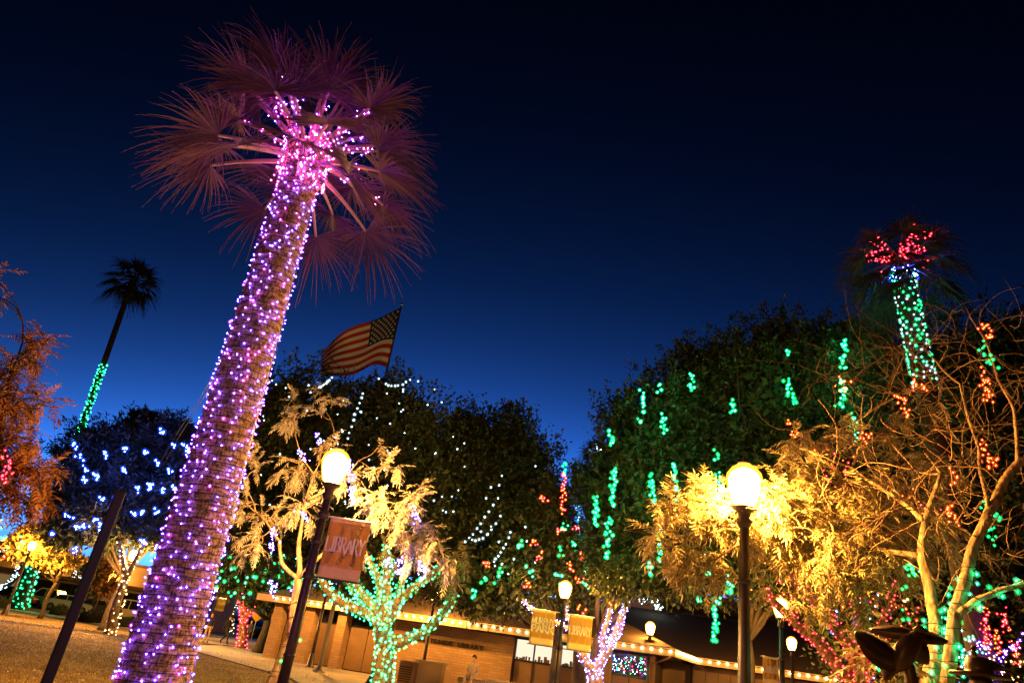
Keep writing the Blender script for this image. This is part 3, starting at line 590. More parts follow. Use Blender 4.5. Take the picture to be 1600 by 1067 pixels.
def palm(name, label, base, top, radf, nf, petL, fanR, mfan, mb_, seg=40, elev=(80, -55), rings=90, nside=30, secs=5, tip=.5, petr=.022, boots=True, amp=.012, rough=1.0, seed=1):
    random.seed(seed); base = Vector(base); top = Vector(top); t = empty(name, base); tag(t, label, 'palm tree')
    palm_trunk(t, (0, 0, 0), top - base, radf, mb_, rings, nside, amp); paths = []
    for i in range(nf):
        u = (i + .5) / nf; az = i * 2.39996 + random.uniform(-.25, .25); el = math.radians(elev[0] + (elev[1] - elev[0]) * u ** .9 + random.uniform(-9, 9))
        d = Vector((math.cos(az) * math.cos(el), math.sin(az) * math.cos(el), math.sin(el))); k = random.uniform(.9, 1.1) * (.75 + .3 * u if u < .3 else 1)
        fr, pa = frond_mesh(t, d, petL * k, fanR * random.uniform(.9, 1.12), mfan, 'petiole' if mfan == 'frond' else mfan, seg, droop=.06 + .12 * max(0, math.cos(el)), tipdroop=tip, petr=petr, secs=secs, rough=rough)
        o = top - base + Vector((math.cos(az), math.sin(az), 0)) * radf(1) * .6 + Vector((0, 0, .45 * (1 - u) * petL - .1)); fr.location = o; paths.append(([base + o + p for p in pa], u, el))
    if boots:
        for i in range(34):
            az = i * 2.39996; z = -.42 + .5 * i / 34; a = top - base + Vector((math.cos(az) * radf(1) * .95, math.sin(az) * radf(1) * .95, z)); b = a + Vector((math.cos(az) * .09, math.sin(az) * .09, .17))
            MB().tube([a, a.lerp(b, .5), b], [.045, .035, .022], 5).build('leaf_boot', mb_, t)
    return t, paths
# the big decorated palm
PT = P(478, 250, 7.0); PB = P(237, 1067, 7.0); sl = (PT - PB) / (PT.z - PB.z); PBASE = PB - sl * PB.z; PBASE.z = 0
def rmain(u): return .205 + .105 * (1 - u) ** 1.0 + .06 * max(0, 1 - u * 9) ** 2
palm_o, ppaths = palm('fan_palm', 'tall fan palm wrapped in violet lights, largest tree at left', PBASE, PT, rmain, 42, .88, .76, 'frond', 'palmbark', seg=52, elev=(86, -20), rings=170, nside=44, tip=.42, amp=.02, seed=5)
NT = 60; tr = [PBASE.lerp(PT, i / NT) for i in range(NT + 1)]; rr_ = [rmain(i / NT) for i in range(NT + 1)]
wrap('string_lights', 'violet and pink lights spiralling up the big palm trunk', [(tr[3:], rr_[3:])], ['violet', 'violet', 'violet', 'blueviolet', 'blueviolet', 'magenta'], .0085, .075, .080, .0045)
cr = empty('crown_string_lights', PT); tag(cr, 'pink and violet lights bunched in the big palm crown', 'string lights'); pts = []; cw = MB()
for i in range(330):
    az = random.uniform(0, 6.283); z = random.uniform(-.42, .36); r = rmain(1) * (1.12 + .30 * max(0, z + .1)) + random.uniform(0, .07); pts.append((math.cos(az) * r, math.sin(az) * r, z))
npink = len(pts); lit = [p for p in ppaths if -.6 < p[2] < 1.2][:24]
for pa, u, el in lit:
    at, L = path_sampler(pa, [.03] * len(pa)); cw.tube([q - PT for q in pa], .012, 3, cap=False)
    for j in range(int(L / .046)):
        c, d, r = at(j * .046); pts.append(tuple(c - PT + Vector((random.gauss(0, .028), random.gauss(0, .028), random.gauss(0, .022)))))
cw.build('cable', 'wire', cr)
idx = np.array([random.choice((0, 0, 0, 1, 2)) if i < npink else random.choice((0, 1, 2, 2, 3)) for i in range(len(pts))]); bulbs('bulbs', pts, .0085, ['pink', 'magenta', 'crown', 'blueviolet'], cr, idx=idx)
# guy wires from the palm
for k, (a, b) in enumerate((((352, 548), (293, 652)), ((356, 548), (297, 655)))):
    o = empty('guy_wire', P(*a, 7.3)); tag(o, ('upper' if k == 0 else 'lower') + ' of two thin dark cables running down left from the palm trunk', 'cable', 'guy wires'); MB().tube([(0, 0, 0)] + [tuple(q) for q in [P(a[0] + (b[0] - a[0]) * t, a[1] + (b[1] - a[1]) * t + 5 * math.sin(PI * t), 7.3 + 6 * t) - P(*a, 7.3) for t in (.25, .5, .75, 1, 1.3, 1.7)]], .006, 5).build('cable', 'frame', o)
# slim tall palm far left
tb = G(27, 952); tt = P(207, 440, tb.y)
tp_, _p = palm('slim_palm', 'very tall slim palm in silhouette, green lights on its lower trunk', tb, tt, lambda u: .24 + .42 * max(0, 1 - u * 2.2) ** 1.6, 30, 1.3, 1.5, 'frond_dark', 'palmbark2', seg=22, elev=(80, -62), rings=60, nside=14, secs=3, tip=.5, petr=.05, boots=False, rough=8, seed=21)
gt = P(165, 568, tb.y); um = (gt.z) / tt.z; NP = 40; path = [tb.lerp(tt, um * i / NP) for i in range(NP + 1)]; rad = [(.24 + .42 * max(0, 1 - um * i / NP * 2.2) ** 1.6) for i in range(NP + 1)]
wrap('string_lights', 'green lights wrapped round the lower half of the slim tall palm', [(path, rad)], ['teal', 'green'], .05, .32, .30, .012, off=.05)
# decorated palm top right
rb = P(1407, 414, 18.5); rl = P(1434, 545, 18.3); sl = (rb - rl) / (rb.z - rl.z); rbase = rl - sl * rl.z; rbase.z = 0
rp_, rpp = palm('fan_palm', 'shaggy palm above the right trees with red, blue and white lights', rbase, rb, lambda u: .30, 34, 1.0, 1.0, 'frond_dark', 'palmbark2', seg=26, elev=(75, -58), rings=70, nside=18, secs=3, tip=.7, petr=.03, rough=3, seed=9)
path = [rl.lerp(rb, i / 20) for i in range(-8, 19)]; wrap('string_lights', 'white and green lights round the right palm trunk', [(path, [.30] * len(path))], ['teal', 'white', 'green'], .026, .17, .17, .006)
path = [rl.lerp(rb,   .80 + i / 70) for i in range(10)]; wrap('string_lights', 'band of blue lights under the right palm crown', [(path, [.37] * len(path))], ['blue'], .028, .10, .13, .006)
t = empty('crown_string_lights', rb); tag(t, 'red lights spraying out of the right palm crown', 'string lights'); pts = []
for i in range(20):
    az = i * 2.4; el = math.radians(random.uniform(-5, 65)); d = Vector((math.cos(az) * math.cos(el), math.sin(az) * math.cos(el), math.sin(el)))
    for j in range(9): pts.append(tuple(d * (.3 + .115 * j) + Vector((0, 0, -.03 * (j * .1) ** 2 + .05)) + Vector((random.gauss(0, .035), random.gauss(0, .035), random.gauss(0, .035)))))
bulbs('bulbs', pts, .024, ['red'], t)
# far small palm in the gap between the dark trees
fb = P(935, 706, 70); fo, fpp = palm('slim_palm', 'small far palm with white lights, left edge of the right dark tree', (fb.x, 70, 0), fb, lambda u: .26, 18, .9, 1.2, 'frond_dark', 'palmbark2', seg=14, elev=(80, -40), rings=20, nside=10, secs=3, tip=.4, petr=.06, boots=False, rough=10, seed=3)
t = empty('crown_string_lights', fb); tag(t, 'white and blue lights on the small far palm', 'string lights'); pts = []
for i in range(12):
    az = i * 2.4; d = Vector((math.cos(az), math.sin(az), random.uniform(-.2, .6))); pts += [tuple(d * (.2 + .25 * j)) for j in range(4)]
n0 = len(pts); pts += [(random.gauss(0, .25), random.gauss(0, .25), -.3 - random.random() * 2) for i in range(40)]
bulbs('bulbs', pts, .05, ['white', 'cool'], t, idx=np.array([0] * n0 + [1] * 40))

# ------------------------------------------------------------------ dark ficus trees
random.seed(4)
def lobe(x, y, Y, rx, ry=None, rz=None): return (tuple(P(x, y, Y)), (rx, ry or rx, rz or rx))
def dark_tree(label, lobes, n, tx, ty, Y, wr=.52, name='ficus_tree', leaf=.115, m='ficus', trunk=True, group='dark evergreen trees', shoots=.55, up=.75, tr_=.28):
    base = P(tx, ty, Y); base.z = 0; t = empty(name, base); tag(t, label, 'tree', group); mb = MB()
    zc = min(c[2] - r[2] * .6 for c, r in lobes); fork = base + Vector((.1, .1, max(zc * .7, .8)))
    if trunk:
        mb.tube([Vector((0, 0, 0)), Vector((.05, 0, .3))] + [p - base for p in curvy(base + Vector((.05, 0, .35)), fork, 4, .05)], [tr_ * 1.4, tr_ * 1.1] + taper(tr_, tr_ * .8, 5), 10)
        mb.build('trunk', 'darkbark', t, True); lm = MB()
        for c, r in lobes:
            pa = curvy(fork, Vector(c) + Vector((0, 0, r[2] * .4)), 6, .08); lm.tube([p - base for p in pa], taper(tr_ * .5, .03, 7), 6)
            for q in range(4):
                e = Vector(c) + Vector((random.uniform(-.8, .8) * r[0], random.uniform(-.8, .8) * r[1], random.uniform(-.3, .9) * r[2])); pb = curvy(pa[3 + q % 3], e, 4, .1); lm.tube([p - base for p in pb], taper(.05, .012, 5), 4)
        lm.build('limbs', 'darkbark', t, True)
    C, D = crown_points(lobes, n, shoots, up); k = len(C)
    big = np.where(rng.random(k) < .5, 1., 1.5) * (.7 + .6 * rng.random(k))
    Ci = []; 
    for c, r in lobes:
        q = int(n * .016 * r[0] * r[2] / 4) + 30; Ci.append(np.array(c) + rdir(q) * np.array(r) * (.78 * rng.random((q, 1)) ** .4))
    Ci = np.concatenate(Ci); ki = len(Ci)
    C = np.concatenate([C, Ci]); D = np.concatenate([D, rdir(ki)]); sz = np.concatenate([leaf * big, np.full(ki, leaf * 3.4)])
    foliage('foliage', C - np.array(base), D, sz, sz * wr, m, t); return t
dark_tree('dark ficus tree behind the lamp and LIBRARY banner, dotted with white lights', [lobe(480, 700, 27, 2.3, 2, 3), lobe(430, 680, 27, 1.6, 2, 2.6), lobe(560, 705, 27, 2.2, 2, 2.7), lobe(630, 680, 27, 1.7, 2, 2.3), lobe(520, 800, 27, 3.5, 2.4, 2.4), lobe(640, 760, 27, 2.2, 2, 2.6), lobe(410, 800, 27, 2, 2, 2.4), lobe(560, 880, 28, 3, 2, 1.5), lobe(455, 615, 27, .7, 1, 1), lobe(590, 630, 27, .9, 1, .9), lobe(400, 620, 27, .7, 1, 1.2)], 80600, 600, 1000, 28)
dark_tree('broad dark ficus tree left of the gap of sky, above the library roof', [lobe(710, 770, 29, 2.2, 2, 3.2), lobe(770, 740, 29, 1.9, 2, 2.6), lobe(820, 770, 29, 1.7, 2, 2.6), lobe(720, 690, 29, 1.0, 1.3, 1.6), lobe(790, 690, 29, 1.0, 1.3, 1.5), lobe(855, 810, 29, 1.2, 1.5, 1.8), lobe(690, 860, 29, 2.4, 2, 2), lobe(790, 860, 29, 2.6, 2.4, 2.2), lobe(850, 880, 29, 1.6, 2, 1.8), lobe(760, 920, 28, 2.4, 2, 1.2)], 78000, 868, 1000, 29, tr_=.16)
dark_tree('low dark ficus tree above the two banner lamp', [lobe(880, 880, 30, 1.6, 1.6, 1.6), lobe(930, 880, 30, 1.7, 1.6, 1.6), lobe(900, 920, 29, 1.8, 1.6, .9), lobe(870, 830, 31, .8, .9, 1.3)], 20000, 905, 1000, 30)
dark_tree('left part of the dark trees behind the right lamp, hung with green strands', [lobe(990, 700, 25, 1.5, 2, 2.2), lobe(1040, 680, 25, 1.8, 2, 2.8), lobe(1090, 650, 25, 1.6, 2, 2.6), lobe(930, 760, 25, .9, 1.3, 1.3), lobe(1000, 800, 25, 2.0, 2.2, 2.2), lobe(1090, 790, 25, 2.4, 2.2, 2.6), lobe(960, 850, 25, 1.3, 1.6, 1.3), lobe(1040, 880, 25, 2.2, 2, 1.5), lobe(1110, 890, 25, 1.6, 2, 1.4), lobe(1080, 575, 25, .9, 1.2, 1.0), lobe(970, 900, 24.5, 1.2, 1.4, .9)], 80600, 930, 1030, 27.2, tr_=.2)
dark_tree('highest dark ficus behind the right lamp', [lobe(1190, 640, 24, 2.2, 2, 3), lobe(1150, 580, 24, 1.2, 1.5, 1.5), lobe(1210, 550, 24, 1.3, 1.5, 1.5), lobe(1280, 620, 24, 2.2, 2, 2.8), lobe(1200, 760, 24, 2.4, 2, 2.6), lobe(1290, 760, 24, 2.4, 2, 2.6), lobe(1285, 550, 24, 1.1, 1.4, 1.3), lobe(1230, 850, 24, 2.5, 2, 2), lobe(1290, 900, 24, 2, 2, 1.5), lobe(1200, 910, 24, 1.6, 1.6, 1.0)], 78000, 1166, 1000, 24, tr_=.15)
dark_tree('dark ficus under the shaggy right palm', [lobe(1370, 620, 23, 2.2, 2, 2.8), lobe(1340, 545, 23, 1.1, 1.4, 1.3), lobe(1440, 600, 23, 2.0, 2, 2.4), lobe(1400, 740, 23, 2.8, 2, 2.8), lobe(1470, 700, 23, 2, 2, 2.6), lobe(1390, 860, 23, 2.6, 2, 2.2), lobe(1360, 960, 23, 2.2, 2, 1.8), lobe(1450, 960, 23, 2.4, 2, 2.0), lobe(1400, 1030, 23, 2.6, 2, 1.6)], 62400, 1390, 1000, 23)
dark_tree('dark ficus at the right edge behind bare twigs', [lobe(1530, 600, 22, 2.0, 2, 2.6), lobe(1600, 590, 22, 2, 2, 2.6), lobe(1540, 730, 22, 2.6, 2, 2.8), lobe(1640, 720, 22, 2.6, 2, 2.8), lobe(1540, 860, 22, 2.6, 2, 2.6), lobe(1640, 860, 22, 2.6, 2, 2.6), lobe(1580, 980, 22, 3.4, 2, 2.2), lobe(1480, 960, 22, 2.4, 2, 2)], 78000, 1560, 1080, 22)
dark_tree('rounded green lit tree behind the left wrapped trunks', [lobe(345, 890, 44, 1.6, 1.6, 1.4), lobe(400, 880, 44, 2.2, 1.8, 1.9), lobe(455, 895, 44, 1.8, 1.6, 1.6), lobe(420, 930, 44, 2, 1.6, 1)], 22000, 410, 990, 44, name='park_tree', leaf=.16)
# the feathery tree with blue lights
dark_tree('feathery dark tree hung with blue lights left of the big palm', [lobe(150, 720, 41, 2.2, 2, 1.6), lobe(120, 780, 41, 2, 2, 1.8), lobe(200, 710, 41, 2.2, 2, 1.7), lobe(250, 690, 41, 1.8, 2, 1.3), lobe(285, 720, 41, 1.8, 2, 1.7), lobe(230, 780, 41, 2.8, 2, 1.9), lobe(170, 810, 41, 2.6, 2, 1.5), lobe(280, 790, 41, 2, 2, 2), lobe(110, 830, 41, 1.2, 1.4, 1), lobe(230, 665, 41, 1.0, 1.2, .6), lobe(255, 835, 41, 1.6, 1.5, .9)], 78000, 158, 985, 41.6, wr=.24, name='mesquite_tree', leaf=.24, m='mesquite', shoots=.75, up=.15, group='trees on the lawn', tr_=.17)
dark_tree('small yellow street tree round the far left lamp', [lobe(28, 858, 46, .9, .8, .8), lobe(55, 838, 46, 1.0, .8, .7), lobe(85, 848, 46, 1.1, .8, .8), lobe(72, 872, 46, 1.1, .8, .6), lobe(104, 878, 46, .7, .7, .5)], 7000, 72, 940, 46, name='street_tree', leaf=.2, m='yellowleaf', group='street trees', shoots=.4, tr_=.12)
dark_tree('dim reddish street tree in front of the shops', [lobe(155, 905, 70, 2.0, 1.4, 1.7), lobe(160, 880, 70, 1.2, 1.2, 1)], 4000, 152, 930, 70, name='street_tree', leaf=.3, m='ash_red', group='street trees', tr_=.12)

# ------------------------------------------------------------------ leafy trees near the lamps
def spray_arrays(seed, L=.36, pairs=8, leaf=.105, wid=.024):
    """a drooping compound leaf: a rachis with pairs of curved lance leaflets (quads)"""
    r = np.random.default_rng(seed); V = []; Fq = []
    def quad(a, b, c, d): k = len(V); V.extend([a, b, c, d]); Fq.append((k, k + 1, k + 2, k + 3))
    pos = lambda t: np.array([L * t, .03 * math.sin(3 * t + seed), -.30 * L * t * t])
    pr = [pos(i / 5) for i in range(6)]
    for a, b in zip(pr, pr[1:]):
        s = np.array([0, .0035, 0]); u = np.array([0, 0, .0035]); quad(a - s, b - s, b + u, a + u); quad(a + u, b + u, b + s, a + s)
    def leaflet(base, d, ln, w):
        side = np.cross(d, [0, 0, 1.]); side /= max(np.linalg.norm(side), 1e-6); tw = r.normal(0, .35); up = np.cross(side, d); side = side * math.cos(tw) + up * math.sin(tw); dr = r.uniform(.25, .65); pts = []
        for t, ww in ((0, .12), (.33, 1), (.68, .72), (1, .04)):
            c = base + d * ln * t + np.array([0, 0, -dr * ln * t * t]); pts.append((c - side * w * ww * .5, c + side * w * ww * .5))
        k = len(V)
        for a, b in pts: V.extend([a, b])
        for j in range(3): Fq.append((k + 2 * j, k + 2 * j + 1, k + 2 * j + 3, k + 2 * j + 2))
    for i in range(pairs):
        t = .12 + .82 * i / (pairs - 1); b = pos(t); sc = (.75 + .45 * math.sin(PI * t)) * r.uniform(.85, 1.1)
        for s in (-1, 1):
            if r.random() < .08: continue
            d = np.array([.62, s * .78, r.normal(.05, .18)]); d /= np.linalg.norm(d); leaflet(b, d, leaf * sc, wid)
    leaflet(pos(1), np.array([.97, 0, -.25]), leaf, wid); return np.array(V), np.array(Fq)
SPR = [spray_arrays(i + 1) for i in range(7)]; SPR_S = [spray_arrays(i + 20, .30, 6, .085, .024) for i in range(5)]
def leafy_tree(name, label, trunks, blobs, m, group, variants, bark='bark', per=7, single=300, twig_r=.006, cat='tree', droop=.25, scale=1.0):
    """trunks: [(points, r0, r1)]; blobs: [(centre, radius, number of sprays)]"""
    base = Vector(trunks[0][0][0]); t = empty(name, base); tag(t, label, cat, group); tips = []
    for pts, r0, r1 in trunks:
        pts = [Vector(p) for p in pts]; fine = []
        for a, b in zip(pts, pts[1:]): fine += curvy(a, b, 5, .035)[:-1]
        fine.append(pts[-1]); rd = [q * random.uniform(.93, 1.07) for q in taper(r0, r1, len(fine))]; MB().tube([p - base for p in fine], rd, 10).build('trunk' if pts[0].z < .3 else 'limb', bark, t, True); tips += [(p, q) for p, q in zip(fine, rd)][len(fine) // 3:]
    br = MB(); mats = []
    for c, R, n in blobs:
        c = Vector(c); src, rs = min(tips, key=lambda q: (q[0] - c).length + .0); pa = curvy(src, c, 7, .13, -.06); br.tube([p - base for p in pa], taper(min(rs * .6, .03), .007, 8), 6); k = max(1, n // per)
        for i in range(k):
            st = pa[random.randint(3, 7)]; e = c + Vector(rng.normal(size=3)).normalized() * (R * random.uniform(.35, 1.0)); tw = curvy(st, e, 5, .16, -.05); br.tube([p - base for p in tw], taper(.012, twig_r * .5, 6), 4)
            for j in range(per):
                q = tw[random.randint(2, 5)]; d = ((tw[-1] - tw[0]).normalized() * .6 + Vector(rng.normal(size=3)) * .6); d.z -= droop; d.normalize(); x, y = frame(d); up = Vector((0, 0, 1)); up = (up - d * up.dot(d)).normalized() if abs(d.z) < .97 else x; sd = up.cross(d); s = scale * random.uniform(.75, 1.2)
                mats.append((Matrix(((d.x * s, sd.x * s, up.x * s, q.x - base.x), (d.y * s, sd.y * s, up.y * s, q.y - base.y), (d.z * s, sd.z * s, up.z * s, q.z - base.z), (0, 0, 0, 1))), random.randrange(len(variants))))
    br.build('branches', bark, t, True, kind='stuff')
    cp = camo.location; mats.sort(key=lambda a: (a[0].to_translation() + base - cp).length); mes = []
    for V, Fq in variants: me = rawmesh('leaf_spray', V, Fq); me.materials.append(M[m]); mes.append(me)
    for mt, k in mats[:single]: o = bpy.data.objects.new('leaf_spray', mes[k]); COL.objects.link(o); o.parent = t; o.matrix_local = mt
    Vs = []; Fs = []; off = 0
    for mt, k in mats[single:]:
        a = np.array(mt); V, Fq = variants[k]; Vs.append(V @ a[:3, :3].T + a[:3, 3]); Fs.append(Fq + off); off += len(V)
    if Vs: link('foliage', rawmesh('foliage', np.concatenate(Vs), np.concatenate(Fs)), m, t, 'stuff')
    return t
def B_(x, y, Y, r, n): return (P(x, y, Y), r, max(7, int(n * .85)))
random.seed(12)
# tree behind the left lamp
tA = P(425, 1067, 13.2); ta0 = Vector((tA.x - .15, tA.y, 0))
trA = [ta0, tA, P(458, 995, 13.2), P(466, 905, 13.2)]
leafy_tree('ash_tree', 'pale ash tree with violet tinted leaves behind the left lamp', [(trA, .12, .07), ([trA[-1], P(470, 830, 13.4), P(490, 740, 13.8)], .05, .02), ([trA[-1], P(440, 880, 13.2), P(437, 845, 13.4), P(400, 800, 13.8)], .045, .018), ([trA[-1], P(520, 850, 13), P(590, 820, 12.8), P(650, 800, 12.6)], .04, .018), ([P(480, 780, 13.4), P(520, 760, 13.4), P(560, 720, 13.4)], .025, .012)],
           [B_(440, 650, 14.4, .5, 50), B_(510, 625, 14.6, .5, 40), B_(395, 700, 14.2, .55, 60), B_(460, 730, 14.3, .55, 70), B_(375, 790, 14.0, .5, 60), B_(420, 815, 13.8, .45, 56), B_(390, 860, 13.6, .4, 40), B_(480, 800, 13.6, .45, 60), B_(545, 750, 13.2, .45, 50), B_(590, 790, 12.2, .42, 80), B_(560, 845, 12.4, .35, 40), B_(640, 790, 12.4, .42, 74), B_(640, 840, 12.6, .42, 60), B_(690, 845, 12.7, .38, 46), B_(605, 735, 12.8, .35, 30), B_(700, 885, 12.8, .28, 30), B_(325, 850, 13.6, .35, 20), B_(530, 690, 14.2, .4, 30), B_(670, 870, 12.7, .32, 36), B_(600, 690, 13.6, .3, 14)], 'ash_pale', 'leafy park trees', SPR + SPR_S, scale=.8)
path = []; [path.extend(curvy(a, b, 5, .0)[:-1]) for a, b in zip(trA, trA[1:])]
wrap('string_lights', 'sparse violet and green lights on the pale trunk behind the left lamp', [(path, taper(.14, .095, len(path)))], ['blueviolet', 'green', 'orange', 'blueviolet', 'magenta'], .022, .22, .55, .006)
# green wrapped tree
g0 = P(597, 1067, 17); gb = Vector((g0.x, 17, 0)); gf = P(598, 985, 17); gl = P(603, 1010, 17)
gpaths = [[gb, g0, gl, gf], [gf, P(585, 965, 17), P(540, 945, 16.8), P(515, 925, 16.7), P(497, 895, 16.6)], [gf, P(588, 950, 17), P(560, 920, 17), P(545, 888, 17)], [gf, P(596, 940, 17.2), P(590, 900, 17.2), P(575, 870, 17.2)], [gf, P(604, 930, 17), P(606, 890, 17), P(603, 850, 17)], [gf, P(620, 940, 16.8), P(650, 915, 16.8), P(690, 885, 16.8)], [gl, P(625, 1004, 16.6), P(665, 985, 16.5), P(695, 955, 16.4), P(712, 925, 16.4)], [gf, P(610, 950, 17.3), P(630, 905, 17.4), P(640, 870, 17.4)], [gf, P(575, 945, 17.3), P(560, 935, 17.4), P(530, 890, 17.4)]]
grad = [(.24, .19), (.13, .08), (.13, .08), (.12, .07), (.14, .08), (.12, .07), (.12, .07), (.1, .06), (.1, .06)]
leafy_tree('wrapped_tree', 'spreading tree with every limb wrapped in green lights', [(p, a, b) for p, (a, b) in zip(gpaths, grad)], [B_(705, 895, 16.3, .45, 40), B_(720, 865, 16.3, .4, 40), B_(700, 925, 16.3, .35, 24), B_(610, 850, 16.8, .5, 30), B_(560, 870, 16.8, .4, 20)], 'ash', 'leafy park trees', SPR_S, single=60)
wrap('string_lights', 'dense green lights wrapping the spreading tree in front of the library', [([q for a, b_ in zip(p, p[1:]) for q in curvy(a, b_, 4, 0)], taper(a0, b0, 5 * (len(p) - 1))) for p, (a0, b0) in zip(gpaths, grad)], ['teal', 'teal', 'green'], .016, .11, .13, .005)
# violet wrapped trunk
v0 = P(935, 1067, 26); vb = Vector((v0.x, 26, 0)); vf = P(930, 1050, 26)
vp = [[vb, vf], [vf, P(915, 1035, 26), P(905, 1010, 26), P(898, 985, 26)], [vf, P(940, 1030, 26), P(958, 1000, 26), P(968, 970, 26), P(978, 945, 26)], [P(944, 1022, 26), P(942, 995, 25.8), P(950, 965, 25.8), P(956, 948, 25.8)], [P(950, 1010, 26), P(968, 985, 26), P(972, 960, 26.1), P(985, 930, 26.1)], [P(898, 985, 26), P(885, 960, 26), P(880, 930, 26)], [P(898, 985, 26), P(870, 972, 25.8), P(838, 958, 25.8), P(815, 935, 25.8)]]
vr = [(.26, .24), (.17, .12), (.17, .09), (.12, .07), (.12, .07), (.08, .05), (.08, .05)]
leafy_tree('wrapped_tree', 'forked trunk wrapped in violet lights right of the two banner lamp', [(p, a, b) for p, (a, b) in zip(vp, vr)], [B_(960, 925, 26, .7, 30), B_(890, 920, 26, .7, 20)], 'ficus', 'leafy park trees', SPR_S, single=20)
wrap('string_lights', 'dense violet lights wrapping the forked trunk by the library', [([q for a, b_ in zip(p, p[1:]) for q in curvy(a, b_, 4, 0)], taper(a0, b0, 5 * (len(p) - 1))) for p, (a0, b0) in zip(vp, vr)], ['cool', 'cool', 'blueviolet'], .020, .13, .15, .005)
# red wrapped tree
r0 = P(1345, 1067, 13); rb_ = Vector((r0.x + .05, 13, 0))
rp2 = [[rb_, r0], [r0, P(1310, 1045, 13), P(1280, 1005, 13), P(1240, 970, 12.9), P(1195, 925, 12.8)], [r0, P(1330, 1010, 13), P(1300, 970, 13.2), P(1270, 935, 13.2), P(1235, 895, 13.2)], [r0, P(1352, 1010, 13.2), P(1345, 960, 13.3), P(1320, 920, 13.4)], [r0, P(1370, 1010, 13.2), P(1385, 960, 13.3), P(1400, 915, 13.4)]]
rr2 = [(.2, .18), (.12, .06), (.12, .06), (.1, .05), (.1, .05)]
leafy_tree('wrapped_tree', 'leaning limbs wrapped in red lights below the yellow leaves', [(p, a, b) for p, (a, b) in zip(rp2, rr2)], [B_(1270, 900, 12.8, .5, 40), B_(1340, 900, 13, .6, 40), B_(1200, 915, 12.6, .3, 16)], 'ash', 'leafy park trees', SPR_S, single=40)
wrap('string_lights', 'red lights wrapping the leaning limbs behind the bronze bird', [([q for a, b_ in zip(p, p[1:]) for q in curvy(a, b_, 4, 0)], taper(a0, b0, 5 * (len(p) - 1))) for p, (a0, b0) in zip(rp2, rr2)], ['red'], .012, .10, .11, .004)
# the near tree at right, yellow leaves and bare twigs
k0 = P(1480, 1067, 7.6); kb0 = Vector((k0.x - .02, 7.6, 0)); kf = P(1492, 960, 7.6)
m0 = P(1452, 1067, 8.2); mb0 = Vector((m0.x, 8.2, 0))
RT = [([kb0, k0, kf, P(1512, 890, 7.7), P(1545, 800, 7.8), P(1590, 725, 7.9), P(1650, 680, 8)], 0.078, 0.042), ([mb0, m0, P(1462, 970, 8.2), P(1440, 870, 8.4), P(1445, 815, 8.5), P(1470, 740, 8.6)], 0.109, 0.021),
      ([P(1545, 800, 7.8), P(1530, 700, 7.9), P(1500, 600, 8), P(1440, 540, 8.1)], 0.027, 0.008), ([P(1590, 725, 7.9), P(1585, 640, 7.9), P(1550, 560, 8), P(1510, 480, 8)], 0.027, 0.007),
      ([P(1440, 870, 8.4), P(1380, 860, 8.7), P(1300, 830, 9), P(1230, 800, 9.2)], 0.039, 0.014), ([P(1445, 815, 8.5), P(1390, 770, 8.8), P(1330, 730, 9), P(1250, 700, 9.2)], 0.035, 0.014), ([P(1300, 830, 9), P(1220, 830, 9.2), P(1130, 820, 9.2), P(1060, 815, 9.2), P(975, 828, 9.1)], 0.027, 0.006),
      ([kf, P(1530, 935, 7.4), P(1570, 920, 7.3), P(1640, 905, 7.2)], 0.039, 0.021)]
leafy_tree('ash_tree', 'big near ash tree with bright yellow leaves and bare twigs at right', RT,
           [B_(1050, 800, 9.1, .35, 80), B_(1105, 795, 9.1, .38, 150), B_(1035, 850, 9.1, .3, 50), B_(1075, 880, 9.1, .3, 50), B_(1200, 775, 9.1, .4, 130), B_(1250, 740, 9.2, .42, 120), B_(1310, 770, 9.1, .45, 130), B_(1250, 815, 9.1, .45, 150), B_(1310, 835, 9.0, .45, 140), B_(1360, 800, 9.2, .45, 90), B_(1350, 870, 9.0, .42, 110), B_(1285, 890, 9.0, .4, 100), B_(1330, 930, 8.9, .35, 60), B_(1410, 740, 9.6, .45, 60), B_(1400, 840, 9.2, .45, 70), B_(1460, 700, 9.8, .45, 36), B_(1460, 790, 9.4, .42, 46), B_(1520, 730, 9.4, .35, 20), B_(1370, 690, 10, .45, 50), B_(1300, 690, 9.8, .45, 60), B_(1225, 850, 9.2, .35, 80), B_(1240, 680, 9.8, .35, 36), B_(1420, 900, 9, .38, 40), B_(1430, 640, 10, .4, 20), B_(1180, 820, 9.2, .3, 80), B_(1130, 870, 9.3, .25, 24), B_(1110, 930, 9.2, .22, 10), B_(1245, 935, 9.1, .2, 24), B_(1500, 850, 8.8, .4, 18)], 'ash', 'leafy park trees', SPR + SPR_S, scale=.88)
tw = MB(); tb0 = kb0
for i in range(330):
    x = random.uniform(1270, 1640); y = random.uniform(480, 900); y = max(y, 470 + (1640 - x) * .35 if x < 1500 else 480); Y = random.uniform(7.6, 9.4); p = P(x, y, Y) - tb0; d = Vector(rng.normal(size=3)); d.y *= .5; d.z += .2; d.normalize(); L = random.uniform(.05, .11); pts = [p]; cu = Vector(rng.normal(size=3)) * random.uniform(.08, .35)
    for j in range(11): d = (d + cu * .5 + Vector(rng.normal(size=3)) * .16).normalized(); cu = (cu + Vector(rng.normal(size=3)) * .08); p = p + d * L; pts.append(p)
    tw.tube(pts, taper(random.uniform(.0035, .008), .0018, 12), 4)
